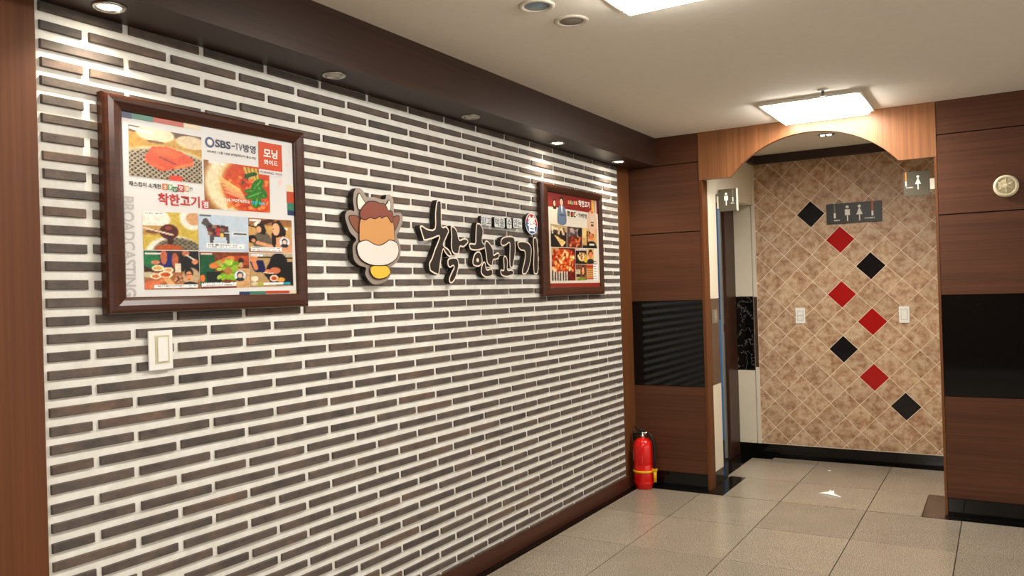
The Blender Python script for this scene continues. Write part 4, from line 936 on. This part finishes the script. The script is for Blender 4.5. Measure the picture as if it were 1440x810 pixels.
# ================================================================== SWITCHES
t = thing('light_switch', (0, .35, 1.153), 'white light switch with yellowed edge on the brick wall below the framed poster', 'switch')
bx('plate', (.0102, .309, 1.153), (.016, .391, 1.273), 'white_plastic', t, .002)
bx('gasket', (.016, .330, 1.172), (.0175, .378, 1.258), 'yellowed', t)
bx('rocker', (.0175, .337, 1.178), (.021, .371, 1.252), 'white_plastic', t, .0015)
def tile_switch(x0, x1, label, two):
    t = thing('light_switch', ((x0+x1)/2, YB, 1.048), label, 'switch')
    y = YB-.0022
    bx('plate', (x0, y-.010, 1.048), (x1, y, 1.170), 'white_plastic', t, .002)
    bx('gasket', (x0+.014, y-.0112, 1.072), (x1-.014, y-.010, 1.146), 'gap', t)
    if two:
        bx('rocker', (x0+.016, y-.014, 1.074), (x1-.016, y-.0112, 1.1075), 'white_plastic', t, .001); bx('rocker', (x0+.016, y-.014, 1.1105), (x1-.016, y-.0112, 1.144), 'white_plastic', t, .001)
    else: bx('rocker', (x0+.016, y-.014, 1.074), (x1-.016, y-.0112, 1.144), 'white_plastic', t, .001)
tile_switch(.833, .905, 'white double rocker switch on the tiles beside the doorway', True)
tile_switch(1.566, 1.637, 'white single rocker switch on the tiles near the right wood panel', False)
t = thing('light_switch', (.53, 4.23, 1.106), 'grey switch on the brown stone band beside the open doorway', 'switch')
bx('plate', (.5302, 4.178, 1.106), (.538, 4.282, 1.2), 'grey_plastic', t, .001); bx('rocker', (.538, 4.215, 1.12), (.541, 4.262, 1.186), 'gap', t, .001)

# ================================================================== RESTROOM SIGNS
def person_icon(b, kind, x, z, s, y, parent, mat_):
    m = MB(); n = 'man_pictogram' if kind == 'man' else 'woman_pictogram'
    m.prism(circle(x, z+.405*s, .095*s, .095*s, 16), y, y-.0015, 'y')
    if kind == 'man': m.prism([(x-.15*s, z-.12*s), (x+.15*s, z-.12*s), (x+.15*s, z+.25*s), (x-.15*s, z+.25*s)], y, y-.0015, 'y')
    else: m.prism([(x-.19*s, z-.12*s), (x+.19*s, z-.12*s), (x+.03*s, z+.29*s), (x-.03*s, z+.29*s)], y, y-.0015, 'y')
    m.prism([(x-.035*s, z-.5*s), (x+.035*s, z-.5*s), (x+.035*s, z-.13*s), (x-.035*s, z-.13*s)], y, y-.0015, 'y')
    m.build(n, mat_, parent)
def ytext(name, t_, box, y, mat_, parent):
    vs, fs, nz = glyphs(t_, .02, 2); p = fit(vs, box); b = MB(); b.add([(a, y, c) for a, c in p], fs); b.build(name, mat_, parent, fix=False)
SY = 4.37
t = thing('restroom_sign', (.53, SY, 1.879), 'small square MEN plate jutting from the cream wall above the doorway', 'sign')
bx('plate', (.545, SY, 1.877), (.668, SY+.02, 2.031), 'plate', t, .001)
bx('edge_band', (.6685, SY, 1.877), (.676, SY+.02, 2.031), 'plate_white', t)
bx('bracket', (.5305, SY+.004, 1.90), (.5448, SY+.016, 1.985), 'plate_white', t)
person_icon(None, 'man', .598, 1.962, .088, SY-.0002, t, 'picto')
bx('bar', (.641, SY-.0015, 1.972), (.648, SY-.0002, 2.026), 'grey_bar', t); bx('bar', (.641, SY-.0015, 1.94), (.648, SY-.0002, 1.971), 'picto', t)
ytext('caption', 'MEN', (.63, .652, 1.926, 1.934), SY-.001, 'picto', t)
t = thing('restroom_sign', (1.9, SY, 1.879), 'small square WOMEN plate with an orange bar jutting out at the right of the arch', 'sign')
bx('plate', (1.712, SY, 1.881), (1.857, SY+.02, 2.032), 'plate', t, .001)
bx('bracket', (1.8575, SY+.002, 1.915), (1.902, SY+.018, 1.98), 'plate_white', t)
person_icon(None, 'woman', 1.793, 1.963, .088, SY-.0002, t, 'picto')
bx('bar', (1.722, SY-.0015, 1.976), (1.730, SY-.0002, 2.030), 'orange_bar', t); bx('bar', (1.722, SY-.0015, 1.943), (1.730, SY-.0002, 1.974), 'picto', t)
ytext('caption', 'WOMEN', (1.724, 1.765, 1.930, 1.938), SY-.001, 'picto', t)
wp = MB().box((1.9035, D+.115, 0), (2.0, YB-.001, ZC)).build('wall_alcove_right', 'cream')
tag(wp, 'hidden cream side wall at the right of the alcove', 'wall', kind='structure')
ys = YB-.0022
t = thing('restroom_sign', (1.28, YB, 1.803), 'wide charcoal restroom plaque with man and woman pictograms on the tiled wall', 'sign')
x0, x1, z0, z1 = 1.085, 1.474, 1.805, 1.958
bx('plate', (x0, ys-.012, z0), (x1, ys, z1), 'plate_dark', t, .001); yf = ys-.0122
person_icon(None, 'man', x0+.387*(x1-x0), 1.880, .118, yf, t, 'picto_dim'); person_icon(None, 'woman', x0+.605*(x1-x0), 1.880, .118, yf, t, 'picto_dim')
a = x0+.155*(x1-x0); bx('bar', (a-.005, yf-.0012, 1.888), (a+.005, yf, z1-.002), 'grey_bar', t); bx('bar', (a-.007, yf-.0012, 1.848), (a+.007, yf, 1.886), 'picto_dim', t)
a = x0+.835*(x1-x0); bx('bar', (a-.007, yf-.0012, 1.888), (a+.007, yf, z1-.002), 'orange_dim', t); bx('bar', (a-.007, yf-.0012, 1.850), (a+.007, yf, 1.886), 'picto_dim', t)
ytext('caption', 'MEN', (x0+.14*(x1-x0), x0+.245*(x1-x0), 1.825, 1.836), yf-.0008, 'picto_dim', t); ytext('caption', 'WOMEN', (x0+.69*(x1-x0), x0+.87*(x1-x0), 1.828, 1.840), yf-.0008, 'picto_dim', t)

# ================================================================== WALL SPEAKER, EXTINGUISHER, SCRAPS
c = (2.253, D, 1.864)
t = thing('wall_speaker', c, 'round cream speaker on the dark veneer panel right of the arch', 'speaker')
MB().lathe([(.060, 0), (.062, .012), (.060, .026), (.054, .034), (.047, .036), (.045, .031)], c, 'y', 36).build('housing', 'cream_plastic', t)
MB().lathe([(.0445, .028), (.044, .031), (.02, .034), (.004, .0345)], c, 'y', 30).build('grille', 'cream_grille', t)
MB().lathe([(.013, .034), (.012, .039), (.004, .040)], c, 'y', 18).build('cap', 'cream_plastic', t)
for k in range(6):
    a = math.pi/6+k*math.pi/3; dx, dz = math.cos(a), math.sin(a)
    MB().tube([(c[0]+.012*dx, D-.036, c[2]+.012*dz), (c[0]+.046*dx, D-.0335, c[2]+.046*dz)], .0022, 6).build('rib', 'cream_plastic', t)

ex, ey = .1, 3.945
t = thing('fire_extinguisher', (ex, ey, .001), 'red fire extinguisher with a yellow strap standing in the corner by the brick wall', 'extinguisher')
MB().lathe([(.056, .001), (.058, .003), (.058, .022), (.066, .032), (.068, .048), (.0665, .052), (.068, .056), (.068, .160), (.0668, .163), (.068, .166), (.068, .275), (.065, .298), (.056, .318), (.042, .332), (.024, .340), (.016, .342), (.016, .348)], (ex, ey, 0), 'z', 36).build('cylinder', 'red_paint', t)
vb = MB().lathe([(.017, .346), (.017, .356), (.012, .360), (.013, .378), (.010, .382)], (ex, ey, 0), 'z', 20).tube([(ex, ey, .372), (ex+.035, ey-.004, .374)], [.011, .009], 12).build('valve', 'chrome', t)
hb = MB()
hb.tube([(ex+.01, ey, .388), (ex-.02, ey, .392), (ex-.055, ey-.004, .412)], [.008, .008, .006], 8)
hb.tube([(ex+.005, ey, .380), (ex-.03, ey, .368), (ex-.068, ey-.002, .362)], [.008, .008, .006], 8)
hb.box((ex-.012, ey-.008, .376), (ex+.012, ey+.008, .393))
hb.build('handle', 'black_rubber', t)
MB().tube([(ex-.068, ey+.02, .378), (ex-.071, ey+.02, .35), (ex-.066, ey+.02, .31)], [.008, .011, .008], 8).build('pin_seal', 'black_rubber', t)
hose = [(ex+.033, ey-.004, .374), (ex+.05, ey-.006, .370), (ex+.068, ey-.008, .352), (ex+.080, ey-.010, .318), (ex+.084, ey-.012, .27), (ex+.084, ey-.012, .20), (ex+.083, ey-.012, .14)]
MB().tube(hose, .0095, 10).build('hose', 'black_rubber', t)
MB().lathe([(.0685, .112), (.0715, .113), (.0715, .126), (.0685, .127)], (ex, ey, 0), 'z', 36).build('strap', 'yellow_plastic', t)
MB().box((ex+.068, ey-.026, .124), (ex+.098, ey+.002, .140)).tube([(ex+.085, ey-.012, .130), (ex+.085, ey-.012, .05)], [.0115, .0105], 12).build('nozzle_holder', 'yellow_plastic', t)
b = MB(); seg = [math.pi+.15+.5*k/6 for k in range(-3, 7)]
vs = [(ex+.0688*math.cos(a), ey+.0688*math.sin(a), z) for z in (.19, .26) for a in seg]; n = len(seg)
b.add(vs, [(i, i+1, n+i+1, n+i) for i in range(n-1)]); b.build('paper_label', 'paper', t, fix=False)

def scrap(name, pts, zs, label):
    b = MB(); n = len(pts)
    cxy = (sum(p[0] for p in pts)/n, sum(p[1] for p in pts)/n)
    vs = [(p[0], p[1], z) for p, z in zip(pts, zs)]+[(cxy[0], cxy[1], max(zs)*.6+.002)]+[(p[0], p[1], .0012) for p in pts]
    b.add(vs, [(i, (i+1) % n, n) for i in range(n)]+[(n+1+i, n+1+(i+1) % n, (i+1) % n, i) for i in range(n)])
    o = b.build(name, 'paper'); tag(o, label, 'paper'); return o
scrap('paper_scrap', [(1.168, 4.266), (1.206, 4.262), (1.24, 4.252), (1.31, 4.218), (1.312, 4.224), (1.262, 4.262), (1.258, 4.30), (1.244, 4.31), (1.236, 4.292), (1.222, 4.30), (1.212, 4.28)],
      [.002, .003, .004, .002, .002, .008, .022, .012, .026, .008, .012], 'crumpled white tissue scrap lying on the floor before the tiled alcove')
scrap('paper_crumb', [(1.106, 4.947), (1.122, 4.945), (1.126, 4.96), (1.110, 4.965)], [.002, .003, .004, .002], 'tiny white paper crumb on the floor behind the tissue scrap')
